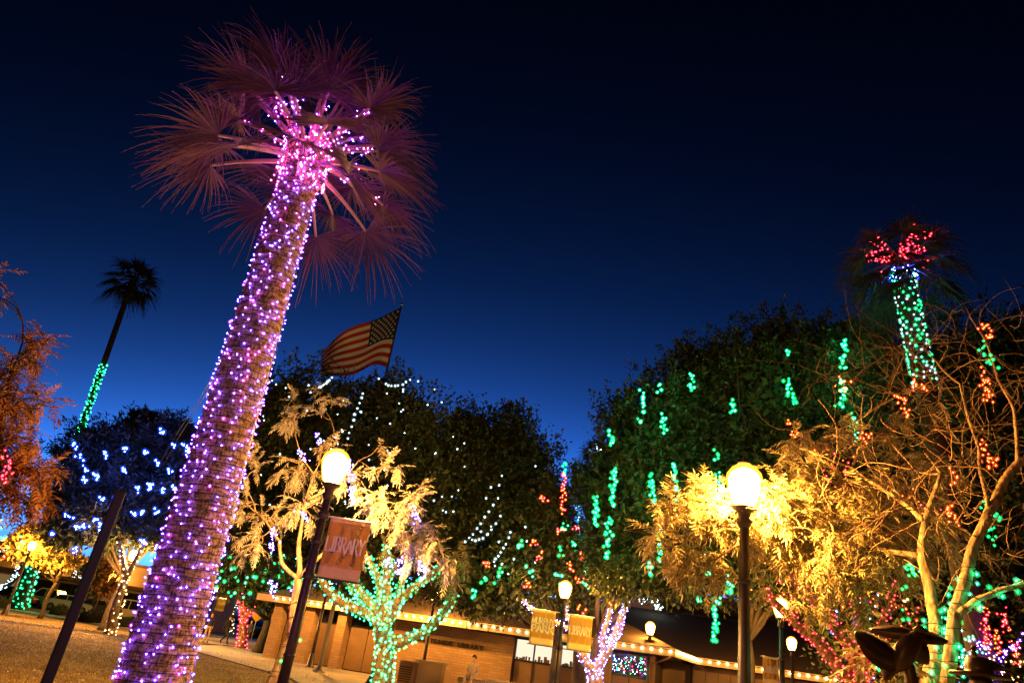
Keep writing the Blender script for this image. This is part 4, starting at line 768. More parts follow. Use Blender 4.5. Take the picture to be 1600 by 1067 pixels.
for a, b, c in (((1165, 830), (1100, 835), (975, 828)), ((1150, 800), (1080, 770), (1010, 800)), ((1165, 850), (1090, 880), (1050, 920)), ((1120, 820), (1090, 860), (1100, 905))):
    pa = curvy(P(*a, 9.1), P(*b, 9.1), 6, .1)[:-1] + curvy(P(*b, 9.1), P(*c, 9.1), 6, .15); tw.tube([q - tb0 for q in pa], taper(.016, .004, len(pa)), 5)
t = empty('twig_tangle', tb0); tag(t, 'tangle of bare curling twigs in the near right tree', 'twigs'); tw.build('twigs', 'twigbark', t, True, kind='stuff')
kp = [q for a, b in zip(RT[0][0][1:4], RT[0][0][2:4]) for q in curvy(a, b, 4, 0)]
wrap('string_lights', 'big green lights on the near right trunks', [(kp, taper(.11, .09, len(kp))), ([m0, P(1462, 970, 8.2)], [.15, .12]), ([kf, P(1530, 935, 7.4), P(1570, 920, 7.3), P(1640, 905, 7.2)], [.06, .05, .05, .04])], ['teal', 'green'], .017, .16, .24, .005)
t = leafy_tree('garden_shrub', 'leafy green shrub at the foot of the bronze bird', [([Vector((P(1385, 1067, 6.6).x, 6.6, 0)), P(1380, 1050, 6.6), P(1365, 1010, 6.6)], .02, .01)], [B_(1365, 1010, 6.6, .14, 14), B_(1385, 1045, 6.6, .2, 28), B_(1425, 1030, 6.7, .12, 14)], 'ash', None, SPR_S, cat='shrub', single=56)
# russet tree at the left edge
e0 = P(-60, 1000, 13); eb = Vector((e0.x, 13, 0))
leafy_tree('pistache_tree', 'russet leaved tree at the left edge with red lights', [([eb, P(-60, 900, 13), P(-30, 780, 13), P(0, 680, 13), P(15, 590, 13)], .14, .03)],
           [B_(15, 570, 13, .5, 120), B_(45, 545, 13, .3, 50), B_(75, 530, 13, .18, 20), B_(20, 630, 13, .5, 120), B_(60, 640, 13, .3, 40), B_(15, 700, 12.8, .5, 130), B_(55, 690, 12.8, .35, 60), B_(10, 770, 12.8, .5, 130), B_(55, 750, 12.8, .4, 90), B_(45, 790, 12.8, .3, 60), B_(80, 632, 13, .15, 14), B_(-10, 620, 13, .5, 60), B_(80, 740, 12.8, .2, 20), B_(-5, 432, 13, .2, 20)], 'ash_red', 'leafy park trees', SPR_S, bark='darkbark', scale=1.15)
# slim wrapped trunks on the lawn and the walk
def slim(label, slabel, bx, by, tops, r, cols, br, pitch, step, fol=None, name='wrapped_tree'):
    b = G(bx, by); Y = b.y; ps = []; fk = P(*tops[0], Y)
    ps.append([b, fk]); [ps.append([fk] + [P(q[0], q[1], Y) for q in tp]) for tp in tops[1]]
    rd = [(r, r * .75)] + [(r * .55, r * .3)] * len(tops[1])
    t = leafy_tree(name, label, [(p, a, c) for p, (a, c) in zip(ps, rd)], fol(Y) if fol else [], 'ficus', 'leafy park trees', SPR_S, bark='bark', single=20)
    wrap('string_lights', slabel, [([q for a, c in zip(p, p[1:]) for q in curvy(a, c, 4, 0)], taper(a0, c0, 5 * (len(p) - 1))) for p, (a0, c0) in zip(ps, rd)], cols, br, pitch, step, .01, off=.03)
slim('slim leaning trunk wrapped in warm white lights left of the palm', 'warm white lights on the slim trunk under the left star bright lamp', 172, 991, ((196, 905), [[(192, 870), (186, 845)], [(208, 880), (225, 850)]]), .24, ['warm'], .034, .30, .26)
slim('small pale tree wrapped in white lights beside the far banners lamp', 'warm white lights on the small pale tree right of the palm', 362, 990, ((362, 955), [[(355, 940), (345, 920)], [(365, 930), (362, 915)], [(372, 945), (380, 925)]]), .26, ['warm', 'white'], .05, .42, .36)
slim('small tree wrapped in red lights by the far lamp', 'red lights on the small tree beside the white wrapped one', 377, 1012, ((380, 970), [[(376, 945), (375, 915)], [(384, 940), (386, 912)], [(395, 950), (415, 930)]]), .30, ['red'], .045, .24, .26)
slim('thin trunk wrapped in white lights beside the library end pier', 'white lights on the thin trunk at the left end of the library', 418, 1006, ((428, 950), [[(430, 945), (431, 940)]]), .16, ['white', 'warm'], .036, .26, .24)
slim('thin trunk with white lights behind the green wrapped tree', 'cool white lights on the thin trunk behind the green wrapped tree', 616, 1058, ((625, 975), [[(627, 965), (630, 950)], [(623, 965), (620, 950)]]), .14, ['white'], .03, .22, .2)
# dark post beside the palm
q0 = P(72, 1067, 9); q1 = P(188, 768, 9); sl = (q1 - q0) / (q1.z - q0.z); qb = q0 - sl * q0.z
t = empty('steel_post', (qb.x, qb.y, 0), .6); tag(t, 'plain square dark blue steel post left of the big palm', 'post'); hq = q1.z
mb = MB(); mb.add([(-.055, -.055, 0), (.055, -.055, 0), (.055, .055, 0), (-.055, .055, 0)] + [(x + (q1.x - qb.x), y, hq) for x, y in ((-.055, -.055), (.055, -.055), (.055, .055), (-.055, .055))], [(0, 1, 5, 4), (1, 2, 6, 5), (2, 3, 7, 6), (3, 0, 4, 7), (4, 5, 6, 7)]); mb.build('shaft', 'bluesteel', t, bevel=.008)
MB().box((-.15, -.15, 0), (.15, .15, .03)).build('base_plate', 'bluesteel', t); MB().box((q1.x - qb.x - .065, -.065, hq + .002), (q1.x - qb.x + .065, .065, hq + .02)).build('cap', 'bluesteel', t)

# ------------------------------------------------------------------ hanging light strands
random.seed(31)
g = 'green strands in the right dark trees'
GS = [(1079, 585, 1080, 614), (1032, 600, 1032, 611), (1004, 612, 1006, 645), (1037, 648, 1037, 676), (1144, 624, 1145, 645), (1229, 592, 1232, 602), (1229, 600, 1245, 634), (954, 670, 956, 698), (959, 732, 957, 790), (1018, 742, 1020, 787), (1052, 722, 1058, 777), (932, 775, 930, 822), (952, 805, 947, 870), (1121, 740, 1121, 772), (1123, 705, 1123, 718), (1031, 825, 1031, 880), (1104, 862, 1104, 870), (1141, 902, 1141, 926), (1119, 935, 1117, 1002), (1093, 932, 1094, 945), (1016, 880, 1016, 898), (1229, 548, 1231, 556), (1319, 527, 1318, 576), (1318, 590, 1314, 635), (1334, 645, 1340, 690), (1460, 600, 1462, 628), (1463, 640, 1465, 668), (1128, 770, 1122, 800), (1110, 890, 1104, 898), (1095, 800, 1092, 812), (998, 655, 1000, 662)]
gl_names = ['top green strand left of the highest dark tree crown', 'tiny green strand at the crown shoulder']
for i, (a, b, c, d) in enumerate(GS):
    L = math.hypot(c - a, d - b); Y = 21.9 if a > 1300 else (21.6 if a > 1140 else 22.4); cluster('green light strand hanging in the dark trees behind the right lamp', a, b, c, d, Y, ['green', 'teal'], max(4, int(L * .45)), .036, .05, g)
g = 'orange clusters in the near right tree'
for a, b, c, d in ((1536, 505, 1546, 530), (1537, 580, 1544, 628), (1535, 695, 1550, 732), (1316, 592, 1317, 614), (1408, 615, 1414, 652), (1430, 592, 1444, 612), (1236, 660, 1240, 680), (1349, 672, 1352, 690), (1490, 735, 1495, 750), (1480, 790, 1495, 815)):
    cluster('cluster of orange red lights in the bare twigs at right', a, b, c, d, 7.9 if a > 1450 else 8.5, ['orange'], max(8, int(math.hypot(c - a, d - b) * .55)), .012, .035, g)
g = 'green clusters in the near right tree'
for a, b, c, d in ((1530, 535, 1556, 575), (1550, 800, 1552, 850), (1538, 790, 1545, 800), (1420, 880, 1422, 895), (1405, 905, 1425, 1040), (1367, 1030, 1375, 1045)):
    cluster('small green light strand among the near right twigs', a, b, c, d, 8.0, ['green'], 12, .012, .03, g)
g = 'red clusters in the yellow leaves'
for a, b, c, d in ((1290, 715, 1320, 740), (1340, 770, 1352, 800), (1318, 745, 1330, 770), (1360, 830, 1390, 850), (1420, 780, 1450, 800), (1200, 905, 1230, 940), (1400, 930, 1430, 960), (1340, 930, 1400, 975)):
    cluster('scatter of small red lights behind the yellow leaves', a, b, c, d, 9.6, ['red', 'orange'], 16, .011, .12, g)
g = 'pink strands at the lower right'
for a, b, c, d in ((1538, 950, 1540, 985), (1566, 955, 1575, 985), (1555, 985, 1562, 1020), (1582, 1000, 1592, 1040), (1540, 985, 1543, 1015)):
    cluster('dangling pink orange light strand in the dark lower right corner', a, b, c, d, 17, ['orange', 'red'], 22, .018, .05, g)
cluster('violet light strand sweeping up at the lower right corner', 1560, 1030, 1594, 1003, 17, ['blueviolet'], 22, .02, .06); cluster('violet scatter left of the pink strands', 1530, 1005, 1555, 1050, 17, ['blueviolet'], 14, .02, .12)
cluster('white and teal lights behind the hatted bronze figure', 1490, 990, 1530, 1060, 12, ['teal', 'white'], 60, .016, .22); cluster('white lights behind the red wrapped tree', 1335, 940, 1360, 1060, 15, ['white', 'cool'], 40, .018, .2); cluster('warm white specks at the lower right corner', 1550, 1040, 1600, 1066, 16, ['warm'], 30, .015, .2)
g = 'clusters near the two banner lamp'
for a, b in ((882, 822), (877, 862), (897, 852), (780, 895), (827, 893), (873, 899), (918, 892), (969, 895), (956, 905), (919, 915), (738, 927), (813, 850), (760, 905), (985, 880)):
    cluster('green light cluster in the dark tree above the library roof', a, b - 4, a + 1, b + 5, 26.0, ['green', 'teal'], 5, .036, .07, 'green clusters above the library')
for a, b in ((834, 849), (843, 870), (873, 829), (902, 825), (909, 866), (892, 885), (823, 912), (905, 906), (931, 914), (951, 908), (956, 940), (909, 952), (971, 850), (760, 880), (847, 780)):
    cluster('red light cluster in the dark tree above the library roof', a, b - 5, a + 1, b + 5, 26.1, ['red', 'orange'], 7, .030, .08, 'red clusters above the library')
cluster('red strand on the right flank of the left dark trees', 880, 738, 880, 800, 26.5, ['red', 'orange'], 24, .032, .07); cluster('green lights topping the red strand by the sky gap', 882, 725, 882, 738, 26.5, ['green'], 6, .04, .05); cluster('blue and white strand in the gap beside the far palm', 902, 790, 905, 815, 26.5, ['teal', 'white'], 5, .03, .05)
g = 'white catenary strings'
for lab, a, b, c, d, s in (('upper white string sagging across the left dark trees', 774, 783, 724, 850, .12), ('middle white string sagging across the left dark trees', 786, 800, 735, 842, .35), ('lowest white string on the left dark trees', 800, 826, 770, 878, .15), ('white string near the flag, curved like a smile', 600, 598, 643, 591, .22), ('white string left of the flag', 497, 606, 520, 589, .05), ('white string hanging below the flag', 568, 612, 544, 682, -.1)):
    cluster(lab, a, b, c, d, 24.3, ['white'], 8, .030, .012, g, sag=s, even=True)
pts = []; o = empty('scattered_lights', P(560, 700, 24.3)); tag(o, 'scattered white pinpoint lights on the left dark ficus', 'string lights')
for i in range(95):
    x = random.uniform(400, 700) if i < 70 else random.uniform(690, 840); y = random.uniform(590, 800) if i < 70 else random.uniform(680, 900); pts.append(tuple(P(x, y, 24.2 + random.random() * .4) - o.location))
bulbs('bulbs', pts, .024, ['white'], o)
pts = []; o = empty('scattered_lights', P(400, 890, 41.5)); tag(o, 'green lights dotted over the rounded tree behind the red one', 'string lights')
for i in range(60): pts.append(tuple(P(random.uniform(330, 475), random.uniform(865, 935), 41.5 + random.random() * .5) - o.location))
bulbs('bulbs', pts, .06, ['green', 'teal'], o)
for a, b in ((116, 696), (124, 714), (164, 709), (196, 701), (225, 707), (253, 675), (273, 696), (288, 696), (294, 705), (246, 722), (195, 735), (131, 733), (150, 742), (130, 748), (234, 757), (159, 778), (214, 763), (234, 760), (254, 766), (179, 780), (107, 806), (132, 820), (119, 824), (156, 826), (222, 801), (244, 800), (150, 813), (81, 833), (117, 859), (150, 745), (222, 846), (270, 760), (210, 802), (265, 735)):
    cluster('blue light cluster in the feathery dark tree', a - 2, b - 3, a + 3, b + 3, 38.4, ['blue'], 5, .06, .06, 'blue clusters in the feathery tree')
for a, b, c, d in ((497, 675, 500, 695), (465, 705, 480, 720), (545, 720, 552, 790), (645, 790, 652, 812), (425, 825, 430, 840), (427, 845, 423, 862), (425, 905, 427, 930), (625, 872, 622, 900), (657, 880, 660, 905), (475, 800, 478, 812), (605, 870, 607, 885)):
    cluster('pale violet light cluster in the tree behind the left lamp', a, b, c, d, 12.4, ['cool', 'cool', 'blueviolet'], max(10, int(math.hypot(c - a, d - b) * .7)), .013, .035, 'violet clusters in the left tree')
for a, b in ((8, 715), (10, 735), (6, 748)): cluster('red light cluster in the russet tree at the left edge', a, b - 6, a + 3, b + 6, 12.2, ['red'], 9, .014, .04, 'red clusters in the russet tree')
cluster('scatter of green and red lights below the russet tree', -5, 830, 25, 865, 40, ['green', 'red', 'teal'], 16, .06, .5)
o = empty('light_wreath', P(2, 890, 56)); tag(o, 'ring wreath of white lights at the left edge', 'wreath'); R = 1.25
MB().tube([(R * math.cos(a * PI / 12), 0, R * math.sin(a * PI / 12)) for a in range(25)], .2, 8).build('ring', 'wire', o); bulbs('bulbs', [((R + random.gauss(0, .12)) * math.cos(a), -.22, (R + random.gauss(0, .12)) * math.sin(a)) for a in [random.uniform(0, 6.283) for i in range(130)]], .035, ['white'], o); MB().tube([(0, .1, -R), (0, .1, -o.location.z)], .06, 6).build('stand', 'iron', o)
t = empty('arch_lights', P(1020, 930, 45)); tag(t, 'arc of white lights above the library corner lamp', 'string lights'); bulbs('bulbs', [tuple(P(1008 + 22 * math.sin(a) + random.gauss(0, 3), 935 + 30 * (1 - math.cos(a)) * .6 + random.gauss(0, 3), 45) - t.location) for a in [random.uniform(-.6, 1.5) for i in range(60)]], .04, ['white'], t)

# ------------------------------------------------------------------ flag
FY = 32.0; ft = P(627, 478, FY); fz = P(606, 572, FY); fb_ = Vector((ft.x, FY, 0))
t = empty('flag_pole', fb_); tag(t, 'tall silver flag pole rising behind the dark ficus', 'flag pole'); MB().tube([(0, 0, 0), (0, 0, ft.z * .5), (0, 0, ft.z)], [.09, .075, .04], 10).build('pole', 'polemetal', t, True)
MB().lathe([(.02, ft.z), (.09, ft.z + .06), (.09, ft.z + .12), (.02, ft.z + .18)], 10).build('finial', 'polemetal', t, True); MB().lathe([(.25, 0), (.25, .08), (.12, .2)], 12).build('base', 'polemetal', t)
fl = empty('flag', ft - Vector((0, 0, .1))); tag(fl, 'American flag flying left from the tall pole', 'flag'); o0 = fl.location; c00 = Vector((-.06, 0, 0)); hoist = ft.z - fz.z; c01 = Vector((-.06, 0, -hoist)); c10 = P(500, 536, 30.4) - o0; c11 = P(503, 590, 30.2) - o0
def fpt(u, v):
    a = c00.lerp(c01, v); b = c10.lerp(c11, v); p = a.lerp(b, u); w = math.sin(7.5 * u - 1.6 * v - .4) * .42 * u ** .7; return p + Vector((.05, w * 1.4, .30 * math.sin(5.2 * u + .7 * v) * u ** .5 + .26 * math.sin(PI * u) * (v - .3)))
NU, NV = 40, 26; vs = [fpt(i / NU, j / NV) for j in range(NV + 1) for i in range(NU + 1)]; fs = []; mi = []
for j in range(NV):
    for i in range(NU): k = j * (NU + 1) + i; fs.append((k, k + NU + 1, k + NU + 2, k + 1)); mi.append(2 if (i < 16 and j < 14) else (0 if (j // 2) % 2 == 0 else 1))
mb = MB(); mb.v = [tuple(v) for v in vs]; mb.f = fs; mb.m = mi; cl = mb.build('cloth', ['flagred', 'flagwhite', 'flagblue'], fl, True)
st = MB()
for r in range(9):
    for c in range(6 if r % 2 == 0 else 5):
        u = (.4 / 12) * (1 + 2 * c + (r % 2)); v = (7 / 13 / 10) * (r + 1); p = fpt(u, v); ex = (fpt(u + .01, v) - p).normalized(); ez = (p - fpt(u, v + .01)).normalized(); nn = ex.cross(ez).normalized()
        for s in (-1, 1):
            ring = []
            for k in range(10): a = PI / 2 + k * PI / 5; rr = .085 if k % 2 == 0 else .036; ring.append(p + nn * (.012 * s) + ex * (rr * math.cos(a)) + ez * (rr * math.sin(a)))
            st.add(ring, [tuple(range(10))])
st.build('stars', 'flagwhite', cl, kind='stuff')
# ------------------------------------------------------------------ parked cars and hedges at the far left
def car(label, px, py, rz, paint, tall=1.45, L=4.5, lit=False):
    b = G(px, py); t = empty('parked_car', (b.x, b.y, .02), rz); t.scale = (1.08,) * 3; tag(t, label, 'car', 'cars parked along the road'); W_ = .88; h = tall
    M[paint[0]] = M.get(paint[0]) or mat(paint[0], paint[1], .3, spec=.6)
    prof = [(-L / 2, .35), (-L / 2, .78), (-L / 2 + .15, .92), (-L * .28, .98), (L * .20, .98), (L * .44, .86), (L / 2, .70), (L / 2, .35), (L * .38, .28), (-L * .38, .28)]
    def loft(prof, w0, name, m, parent, inset=None):
        n = len(prof); vs = []
        for s, k in ((-1, w0), (-.96, w0 * 1.0), (.96, w0), (1, w0)):
            f = .93 if abs(s) == 1 else 1.0
            vs += [(x * f, (k if s > 0 else -k) * (1.0 if abs(s) == 1 else .94), .62 + (z - .62) * f) for x, z in prof]
        order = [0, 1, 2, 3]; vs2 = []
        for s, k in ((-1, 1.0), (-.9, 1.0), (.9, 1.0), (1, 1.0)): pass
        fs = []
        rings = [[(x * .97, -w0, .62 + (z - .62) * .93) for x, z in prof], [(x, -w0 * .9, z) for x, z in prof], [(x, w0 * .9, z) for x, z in prof], [(x * .97, w0, .62 + (z - .62) * .93) for x, z in prof]]
        vs = [q for r in rings for q in r]
        for j in range(3):
            for i in range(n): i2 = (i + 1) % n; fs.append((j * n + i, j * n + i2, (j + 1) * n + i2, (j + 1) * n + i))
        fs.append(tuple(range(n))[::-1]); fs.append(tuple(3 * n + i for i in range(n))); return MB().add(vs, fs).build(name, m, parent, bevel=.02)
    bo = loft(prof, W_, 'body', paint[0], t)
    cab = [(-L * .34, .96), (-L * .24, h - .05), (-L * .12, h), (L * .06, h), (L * .22, .96)]; n = len(cab); vs = [(x, -W_ * (.93 if z < 1 else .74), z) for x, z in cab] + [(x, W_ * (.93 if z < 1 else .74), z) for x, z in cab]
    MB().add(vs, [(i, i + 1, n + i + 1, n + i) for i in range(n - 1)] + [tuple(range(n))[::-1], tuple(n + i for i in range(n))]).build('roof', paint[0], t)
    for s in (-1, 1):
        y = lambda z: s * (W_ * (.93 - .19 * (z - .96) / (h - .96)) + .008)
        for x0, x1, x2, x3 in ((-L * .31, -L * .235, -L * .065, -L * .065), (-L * .05, -L * .05, L * .05, L * .185)):
            z0, z1 = 1.0, h - .09; MB().add([(x0, y(z0), z0), (x1, y(z1), z1), (x2, y(z1), z1), (x3, y(z0), z0)], [(0, 1, 2, 3)]).build('side_window', 'darkglass', t)
        for x in (-L * .31, L * .31):
            w = MB(); w.tube([(x, s * (W_ - .2), .32), (x, s * (W_ + .02), .32)], .32, 16); wo = w.build('wheel', 'tyre', t); MB().tube([(x, s * (W_ + .022), .32), (x, s * (W_ + .035), .32)], .19, 12).build('rim', 'polemetal', wo)
        MB().tube([(L / 2 - .06, s * .6, .66), (L / 2 + .02, s * .6, .66)], .1, 8).build('headlight', 'white', t); MB().box((-L / 2 - .01, s * .65 - .12, .68), (-L / 2 + .05, s * .65 + .12, .82)).build('tail_light', 'flagred', t)
    z0, z1 = 1.0, h - .06; MB().add([(L * .225, -W_ * .85, z0), (L * .225, W_ * .85, z0), (L * .07, W_ * .66, z1), (L * .07, -W_ * .66, z1)], [(0, 1, 2, 3)]).build('windscreen', 'darkglass', t); return t
car('dark car at the left edge below the wreath', 12, 943, .1, ('dark red car paint', (.09, .02, .02)))
car('white pickup like car behind the green lit palm base', 66, 950, PI - .1, ('white car paint', (.6, .58, .54)), 1.75, 5.0)
car('dark silver car half hidden by the hedge', 108, 957, .05, ('silver car paint', (.4, .4, .42)))
car('low black car beyond the steel post', 142, 962, PI, ('black car paint', (.05, .05, .055)))
car('pale yellow van like car just left of the big palm', 204, 970, .05, ('cream car paint', (.6, .52, .36)), 1.85, 4.9)
def hedge(label, px0, px1, py, h):
    a = G(px0, py); b = G(px1, py); c = (a + b) / 2; t = empty('hedge', (c.x, c.y, 0)); tag(t, label, 'hedge', 'low hedges along the far walk'); L = (b - a).length; n = int(900 * L); d = (b - a).normalized(); s = (rng.random(n) - .5) * L; u = rdir(n); e = np.clip(1.15 - (np.abs(s) / (L / 2)) ** 6 * .4, .3, 1.2)
    C = np.stack([d.x * s + u[:, 0] * .25 * e, d.y * s + .5 * u[:, 1] * e, np.abs(u[:, 2]) * h * e * (.85 + .15 * np.sin(s * 3)) * rng.random(n) ** .3], 1); foliage('foliage', C, unit(u + [0, 0, .5]), .12 + .08 * rng.random(n), .07 + .04 * rng.random(n), 'hedge', t)
    MB().tube([(d.x * -L * .45, d.y * -L * .45, .1), (d.x * L * .45, d.y * L * .45, .1)], .05, 5).build('stems', 'darkbark', t)
hedge('dark hedge right of the green lit palm base', 84, 100, 960, .7); hedge('dark hedge beside the steel post', 128, 160, 972, .7); hedge('low hedge behind the warm white trunk', 188, 235, 979, .6); hedge('low hedge right of the red wrapped tree', 390, 424, 996, 1.0); hedge('low hedge behind the standing person', 322, 352, 985, .8); hedge('low dark hedge at the left edge', -30, 6, 949, .7)
# ------------------------------------------------------------------ people
def person(label, foot, rz, top, trousers, pose='stand', hh=1.72):
    t = empty('person', foot, rz); tag(t, label, 'person', 'people in the park'); k = hh / 1.72
    J = {'pel': (0, 0, .95), 'chest': (0, .0, 1.25), 'neck': (0, 0, 1.46), 'head': (0, -.02, 1.56), 'crown': (0, -.01, 1.68), 'ls': (-.19, 0, 1.40), 'le': (-.24, .03, 1.12), 'lw': (-.22, -.08, .90), 'lh': (-.21, -.11, .82), 'rs': (.19, 0, 1.40), 're': (.24, .04, 1.12), 'rw': (.22, -.07, .90), 'rh': (.21, -.10, .82), 'lhip': (-.1, 0, .92), 'lk': (-.11, -.03, .50), 'la': (-.11, .02, .08), 'lt': (-.12, -.15, .04), 'rhip': (.1, 0, .92), 'rk': (.11, -.02, .50), 'ra': (.12, .03, .08), 'rt': (.13, -.14, .04)}
    if pose == 'walk': J.update(lk=(-.1, -.22, .52), la=(-.1, -.28, .1), lt=(-.1, -.44, .08), rk=(.1, .06, .5), ra=(.1, .36, .16), rt=(.1, .25, .05), lw=(-.2, .16, .95), lh=(-.2, .2, .88), le=(-.24, .1, 1.14), rw=(.2, -.22, 1.0), rh=(.2, -.28, .96))
    if pose == 'sit': J = {a: (x, y, z - .46) for a, (x, y, z) in J.items()}; J.update(lk=(-.14, -.42, .50), la=(-.14, -.44, .08), lt=(-.14, -.6, .04), rk=(.14, -.42, .50), ra=(.14, -.46, .08), rt=(.14, -.62, .04), lw=(-.16, -.28, .56), lh=(-.13, -.36, .55), rw=(.16, -.28, .56), rh=(.12, -.36, .55), lhip=(-.11, -.02, .48), rhip=(.11, -.02, .48))
    R = {'pel': .15, 'chest': .165, 'neck': .06, 'head': .095, 'crown': .085, 'ls': .07, 'le': .048, 'lw': .036, 'lh': .04, 'rs': .07, 're': .048, 'rw': .036, 'rh': .04, 'lhip': .1, 'lk': .066, 'la': .045, 'lt': .04, 'rhip': .1, 'rk': .066, 'ra': .045, 'rt': .04}
    E = [('pel', 'chest'), ('chest', 'neck'), ('neck', 'head'), ('head', 'crown'), ('chest', 'ls'), ('ls', 'le'), ('le', 'lw'), ('lw', 'lh'), ('chest', 'rs'), ('rs', 're'), ('re', 'rw'), ('rw', 'rh'), ('pel', 'lhip'), ('lhip', 'lk'), ('lk', 'la'), ('la', 'lt'), ('pel', 'rhip'), ('rhip', 'rk'), ('rk', 'ra'), ('ra', 'rt')]
    ks = list(J); me = bpy.data.meshes.new('body'); me.from_pydata([tuple(c * k for c in J[a]) for a in ks], [(ks.index(a), ks.index(b)) for a, b in E], []); o = bpy.data.objects.new('body', me); COL.objects.link(o)
    sm = o.modifiers.new('skin', 'SKIN'); sm.use_smooth_shade = True
    for i, a in enumerate(ks): me.skin_vertices[0].data[i].radius = (R[a] * k, R[a] * k * (.75 if a in ('pel', 'chest') else 1)); me.skin_vertices[0].data[i].use_root = (a == 'pel')
    o.modifiers.new('sub', 'SUBSURF').levels = 1; o.modifiers['sub'].render_levels = 1
    m2 = bpy.data.meshes.new_from_object(o.evaluated_get(bpy.context.evaluated_depsgraph_get())); bpy.data.objects.remove(o)
    zw = J['pel'][2] * k; zn = J['neck'][2] * k - .01; idx = []
    for p in m2.polygons:
        c = p.center; hand = min((Vector(J[h]) * k - c).length for h in ('lh', 'rh')) < .075 * k; idx.append(0 if (c.z > zn or hand) else (1 if c.z > zw and not (pose == 'sit' and c.y < -.2 and abs(c.z - .5 * k) < .06) else (3 if c.z < .09 else 2)))
    m2.materials.clear(); [m2.materials.append(M[q]) for q in ('skin', top, trousers, 'tyre')]; m2.polygons.foreach_set('material_index', idx); m2.polygons.foreach_set('use_smooth', [True] * len(m2.polygons)); bo = bpy.data.objects.new('body', m2); COL.objects.link(bo); bo.parent = t
    hc = Vector(J['crown']) * k; bm = bmesh.new(); bmesh.ops.create_icosphere(bm, subdivisions=2, radius=.108 * k)
    for v in bm.verts: v.co = Vector((v.co.x * .95, v.co.y * 1.05 + .018, max(v.co.z, -.035 + (-.06 if v.co.y > 0 else .03)) + 0)) + hc + Vector((0, 0, .0))
    hm = bpy.data.meshes.new('hair'); bm.to_mesh(hm); bm.free(); link('hair', hm, 'hair', t); return t
person('person in dark jacket and tan trousers standing right of the palm trunk', G(320, 1003), .4, 'cloth_dark', 'cloth_tan'); person('dark clothed walker on the path between the palm and the red tree', G(349, 1006), 1.3, 'cloth_dark', 'cloth_dark', 'walk'); person('dark clothed person standing just behind the red wrapped tree', G(386, 1000), -.3, 'cloth_dark', 'cloth_dark')
sp = P(737, 1056, 31.3); person('seated person in tan clothes on the low wall below the library name', (sp.x, sp.y, .2), ang, 'cloth_tan', 'cloth_tan', 'sit')
sw_ = P(737, 1056, 31.7); o = empty('seat_block', (sw_.x, 31.75, 0), ang); tag(o, 'low tan block under the seated person', 'wall'); MB().box((-.5, -.25, 0), (.5, .3, .60)).build('block', 'stucco', o, bevel=.02); MB().box((-.53, -.28, .602), (.53, .33, .64)).build('cap', 'concrete', o)
# yellow diamond sign on the road
yp = P(402, 962, 66); o = empty('road_sign', (yp.x, 66, 0)); tag(o, 'small yellow diamond road sign by the red wrapped tree', 'sign'); M['signyellow'] = mat('sign yellow', (.6, .35, .03), .5)
MB().add([(0, 0, yp.z - .5), (.5, 0, yp.z), (0, 0, yp.z + .5), (-.5, 0, yp.z), (0, .03, yp.z - .5), (.5, .03, yp.z), (0, .03, yp.z + .5), (-.5, .03, yp.z)], [(0, 1, 2, 3), (7, 6, 5, 4), (0, 4, 5, 1), (1, 5, 6, 2), (2, 6, 7, 3), (3, 7, 4, 0)]).build('plate', 'signyellow', o); MB().tube([(0, .06, 0), (0, .06, yp.z + .3)], .03, 6).build('post', 'polemetal', o)
# ------------------------------------------------------------------ bronze figures
def blade(mb, a, b, wid, up, thick=.012, n=8, curve=.0):
    """a feather or wing: a lens between two points"""
    a = Vector(a); b = Vector(b); d = (b - a); L = d.length; d.normalize(); up = Vector(up); sd = (up - d * up.dot(d)).normalized(); nn = d.cross(sd); vs = []; fs = []
    for i in range(n + 1):
        t = i / n; w = wid * (math.sin(PI * (.06 + .9 * t ** .8)) ** .7) * .5; c = a.lerp(b, t) + nn * (curve * L * math.sin(PI * t)); vs += [c - sd * w, c + nn * thick, c + sd * w, c - nn * thick]
    for i in range(n):
        for k in range(4): k2 = (k + 1) % 4; fs.append((i * 4 + k, i * 4 + k2, i * 4 + 4 + k2, i * 4 + 4 + k))
    fs += [(3, 2, 1, 0), tuple(n * 4 + k for k in range(4))]; mb.add(vs, fs)
SY = 5.7; s0 = P(1425, 1067, SY); t = empty('bird_statue', (s0.x, SY, 0)); tag(t, 'dark bronze bird statue with outspread wings below the yellow leaves', 'statue'); o0 = t.location
Q = lambda x, y, dy=0: P(x, y, SY + dy) - o0
MB().tube([Q(1445, 985), Q(1436, 990), Q(1424, 1003), Q(1412, 1022), Q(1405, 1038), Q(1398, 1050)], [.012, .04, .075, .085, .06, .015], 12).build('body', 'bronze', t, True)
MB().tube([Q(1428, 985, -.05), Q(1436, 981, -.07), Q(1446, 985, -.08)], [.018, .03, .02], 10).build('head', 'bronze', t, True); MB().tube([Q(1446, 985, -.08), Q(1455, 990, -.1)], [.013, .002], 6).build('beak', 'bronze', t)
mb = MB(); blade(mb, Q(1408, 1035), Q(1336, 990, -.12), .23, (.2, .3, 1), .012, 12, .10); w = mb.build('wing', 'bronze', t, True)
mb = MB(); blade(mb, Q(1432, 992), Q(1358, 984, .2), .12, (0, .6, 1), .012, 12, -.04); mb.build('wing', 'bronze', t, True); mb = MB(); blade(mb, Q(1425, 994), Q(1480, 1001, .1), .12, (0, .6, 1), .012, 12, .05); mb.build('wing', 'bronze', t, True)
mb = MB(); blade(mb, Q(1425, 1000), Q(1450, 1036, .1), .16, (1, .2, 0), .01, 8); mb.build('wing', 'bronze', t, True); mb = MB(); blade(mb, Q(1400, 1035), Q(1382, 1062), .09, (1, .2, 0), .01, 8); mb.build('tail', 'bronze', t, True)
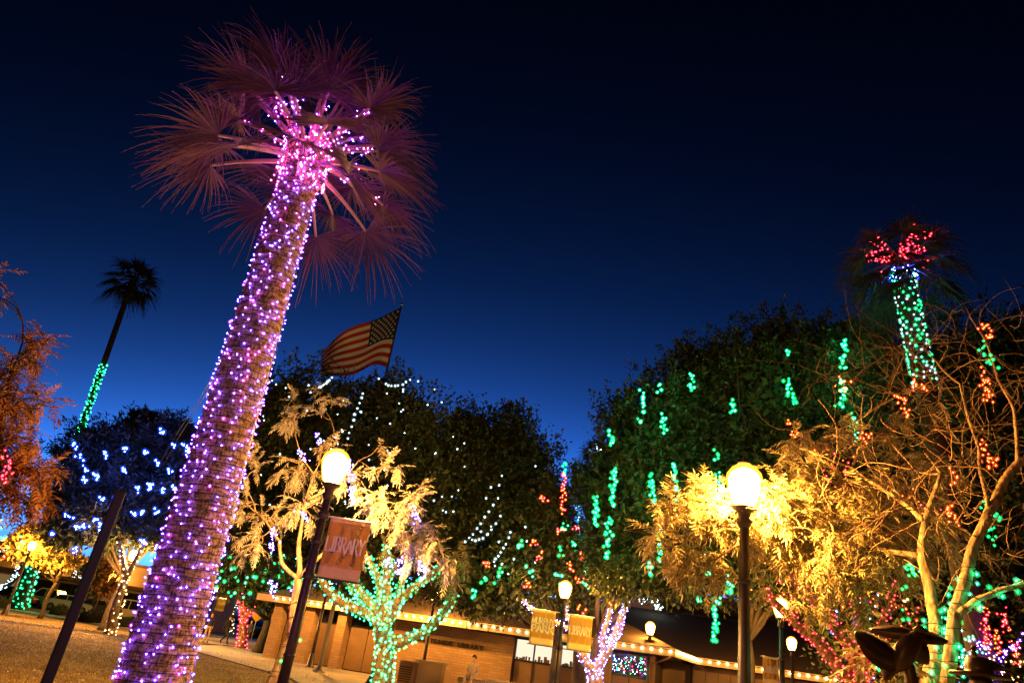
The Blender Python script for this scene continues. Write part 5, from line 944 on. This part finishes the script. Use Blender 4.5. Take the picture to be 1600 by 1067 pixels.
MB().tube([Vector((0, 0, 0)), Vector((0, 0, .5)), Q(1425, 1067), Q(1420, 1040), Q(1412, 1020)], [.14, .08, .05, .04, .03], 10).build('support_stem', 'bronze', t, True); MB().lathe([(.3, 0), (.3, .1), (.2, .14)], 16).build('base', 'concrete', t)
hp = P(1530, 1052, SY); t = empty('hat_statue', (hp.x, SY, 0)); tag(t, 'bronze figure in a broad brimmed hat at the bottom right', 'statue'); hz = hp.z
MB().lathe([(.006, hz + .12), (.06, hz + .118), (.085, hz + .10), (.095, hz + .03), (.10, hz + .005), (.19, hz - .012), (.205, hz + .0), (.20, hz - .02), (.10, hz - .022), (.09, hz - .03)], 28).build('hat', 'bronze', t, True)
MB().tube([(0, 0, hz + .02), (0, -.01, hz - .10), (0, -.012, hz - .2), (0, 0, hz - .27), (0, 0, hz - .33), (0, 0, hz - .42), (0, 0, hz - .7), (0, 0, hz - .95), (0, 0, hz - 1.3), (0, 0, hz - 1.72)], [.07, .085, .07, .055, .09, .2, .17, .18, .16, .14], 16).build('figure', 'bronze', t, True)
for s in (-1, 1): MB().tube([(s * .18, 0, hz - .42), (s * .25, .02, hz - .7), (s * .22, -.12, hz - .93), (s * .2, -.18, hz - 1.0)], [.07, .055, .045, .03], 10).build('arm', 'bronze', t, True)
MB().lathe([(.4, 0), (.4, hz - 1.72), (.32, hz - 1.715)], 20).build('plinth', 'concrete', t)
t = empty('perched_bird_statue', (hp.x, SY, hz + .11)); tag(t, 'slim bronze bird perched on the hat of the bronze figure', 'statue'); o0 = t.location
Q = lambda x, y, dy=0: P(x, y, SY + dy) - o0
MB().tube([Q(1521, 1008), Q(1521, 1018), Q(1524, 1027), Q(1536, 1035), Q(1552, 1040), Q(1568, 1046)], [.014, .02, .022, .042, .036, .01], 12).build('body', 'bronze', t, True); MB().tube([Q(1521, 1010, -.01), Q(1516, 1014, -.04)], [.012, .002], 6).build('beak', 'bronze', t)
mb = MB(); blade(mb, Q(1528, 1030, -.03), Q(1572, 1044, -.02), .06, (0, 0, 1), .008, 8); mb.build('wing', 'bronze', t, True); mb = MB(); blade(mb, Q(1555, 1040), Q(1592, 1054), .04, (0, .4, 1), .006, 6); mb.build('tail', 'bronze', t, True); MB().tube([Q(1536, 1036), Q(1534, 1046)], .008, 5).build('leg', 'bronze', t)
# ------------------------------------------------------------------ labels: tell look-alike strands apart by their order from the left
ORD = ['leftmost', 'second', 'third', 'fourth', 'fifth', 'sixth', 'seventh', 'eighth', 'ninth', 'tenth', 'eleventh', 'twelfth', 'thirteenth', 'fourteenth', 'fifteenth', 'sixteenth', 'seventeenth', 'eighteenth', 'nineteenth', 'twentieth'] + ['twenty-' + q for q in ('first', 'second', 'third', 'fourth', 'fifth', 'sixth', 'seventh', 'eighth', 'ninth')] + ['thirtieth'] + ['thirty-' + q for q in ('first', 'second', 'third', 'fourth', 'fifth')]
bylab = {}
for o in COL.objects:
    if o.parent is None and o.get('label'): bylab.setdefault(o['label'], []).append(o)
for lab, os_ in bylab.items():
    if len(os_) > 1:
        os_.sort(key=lambda o: (o.location - camo.location).dot(RC) / (o.location - camo.location).dot(_f))
        for i, o in enumerate(os_): o['label'] = ORD[i] + (' ' if i == 0 else ' from left, ') + lab
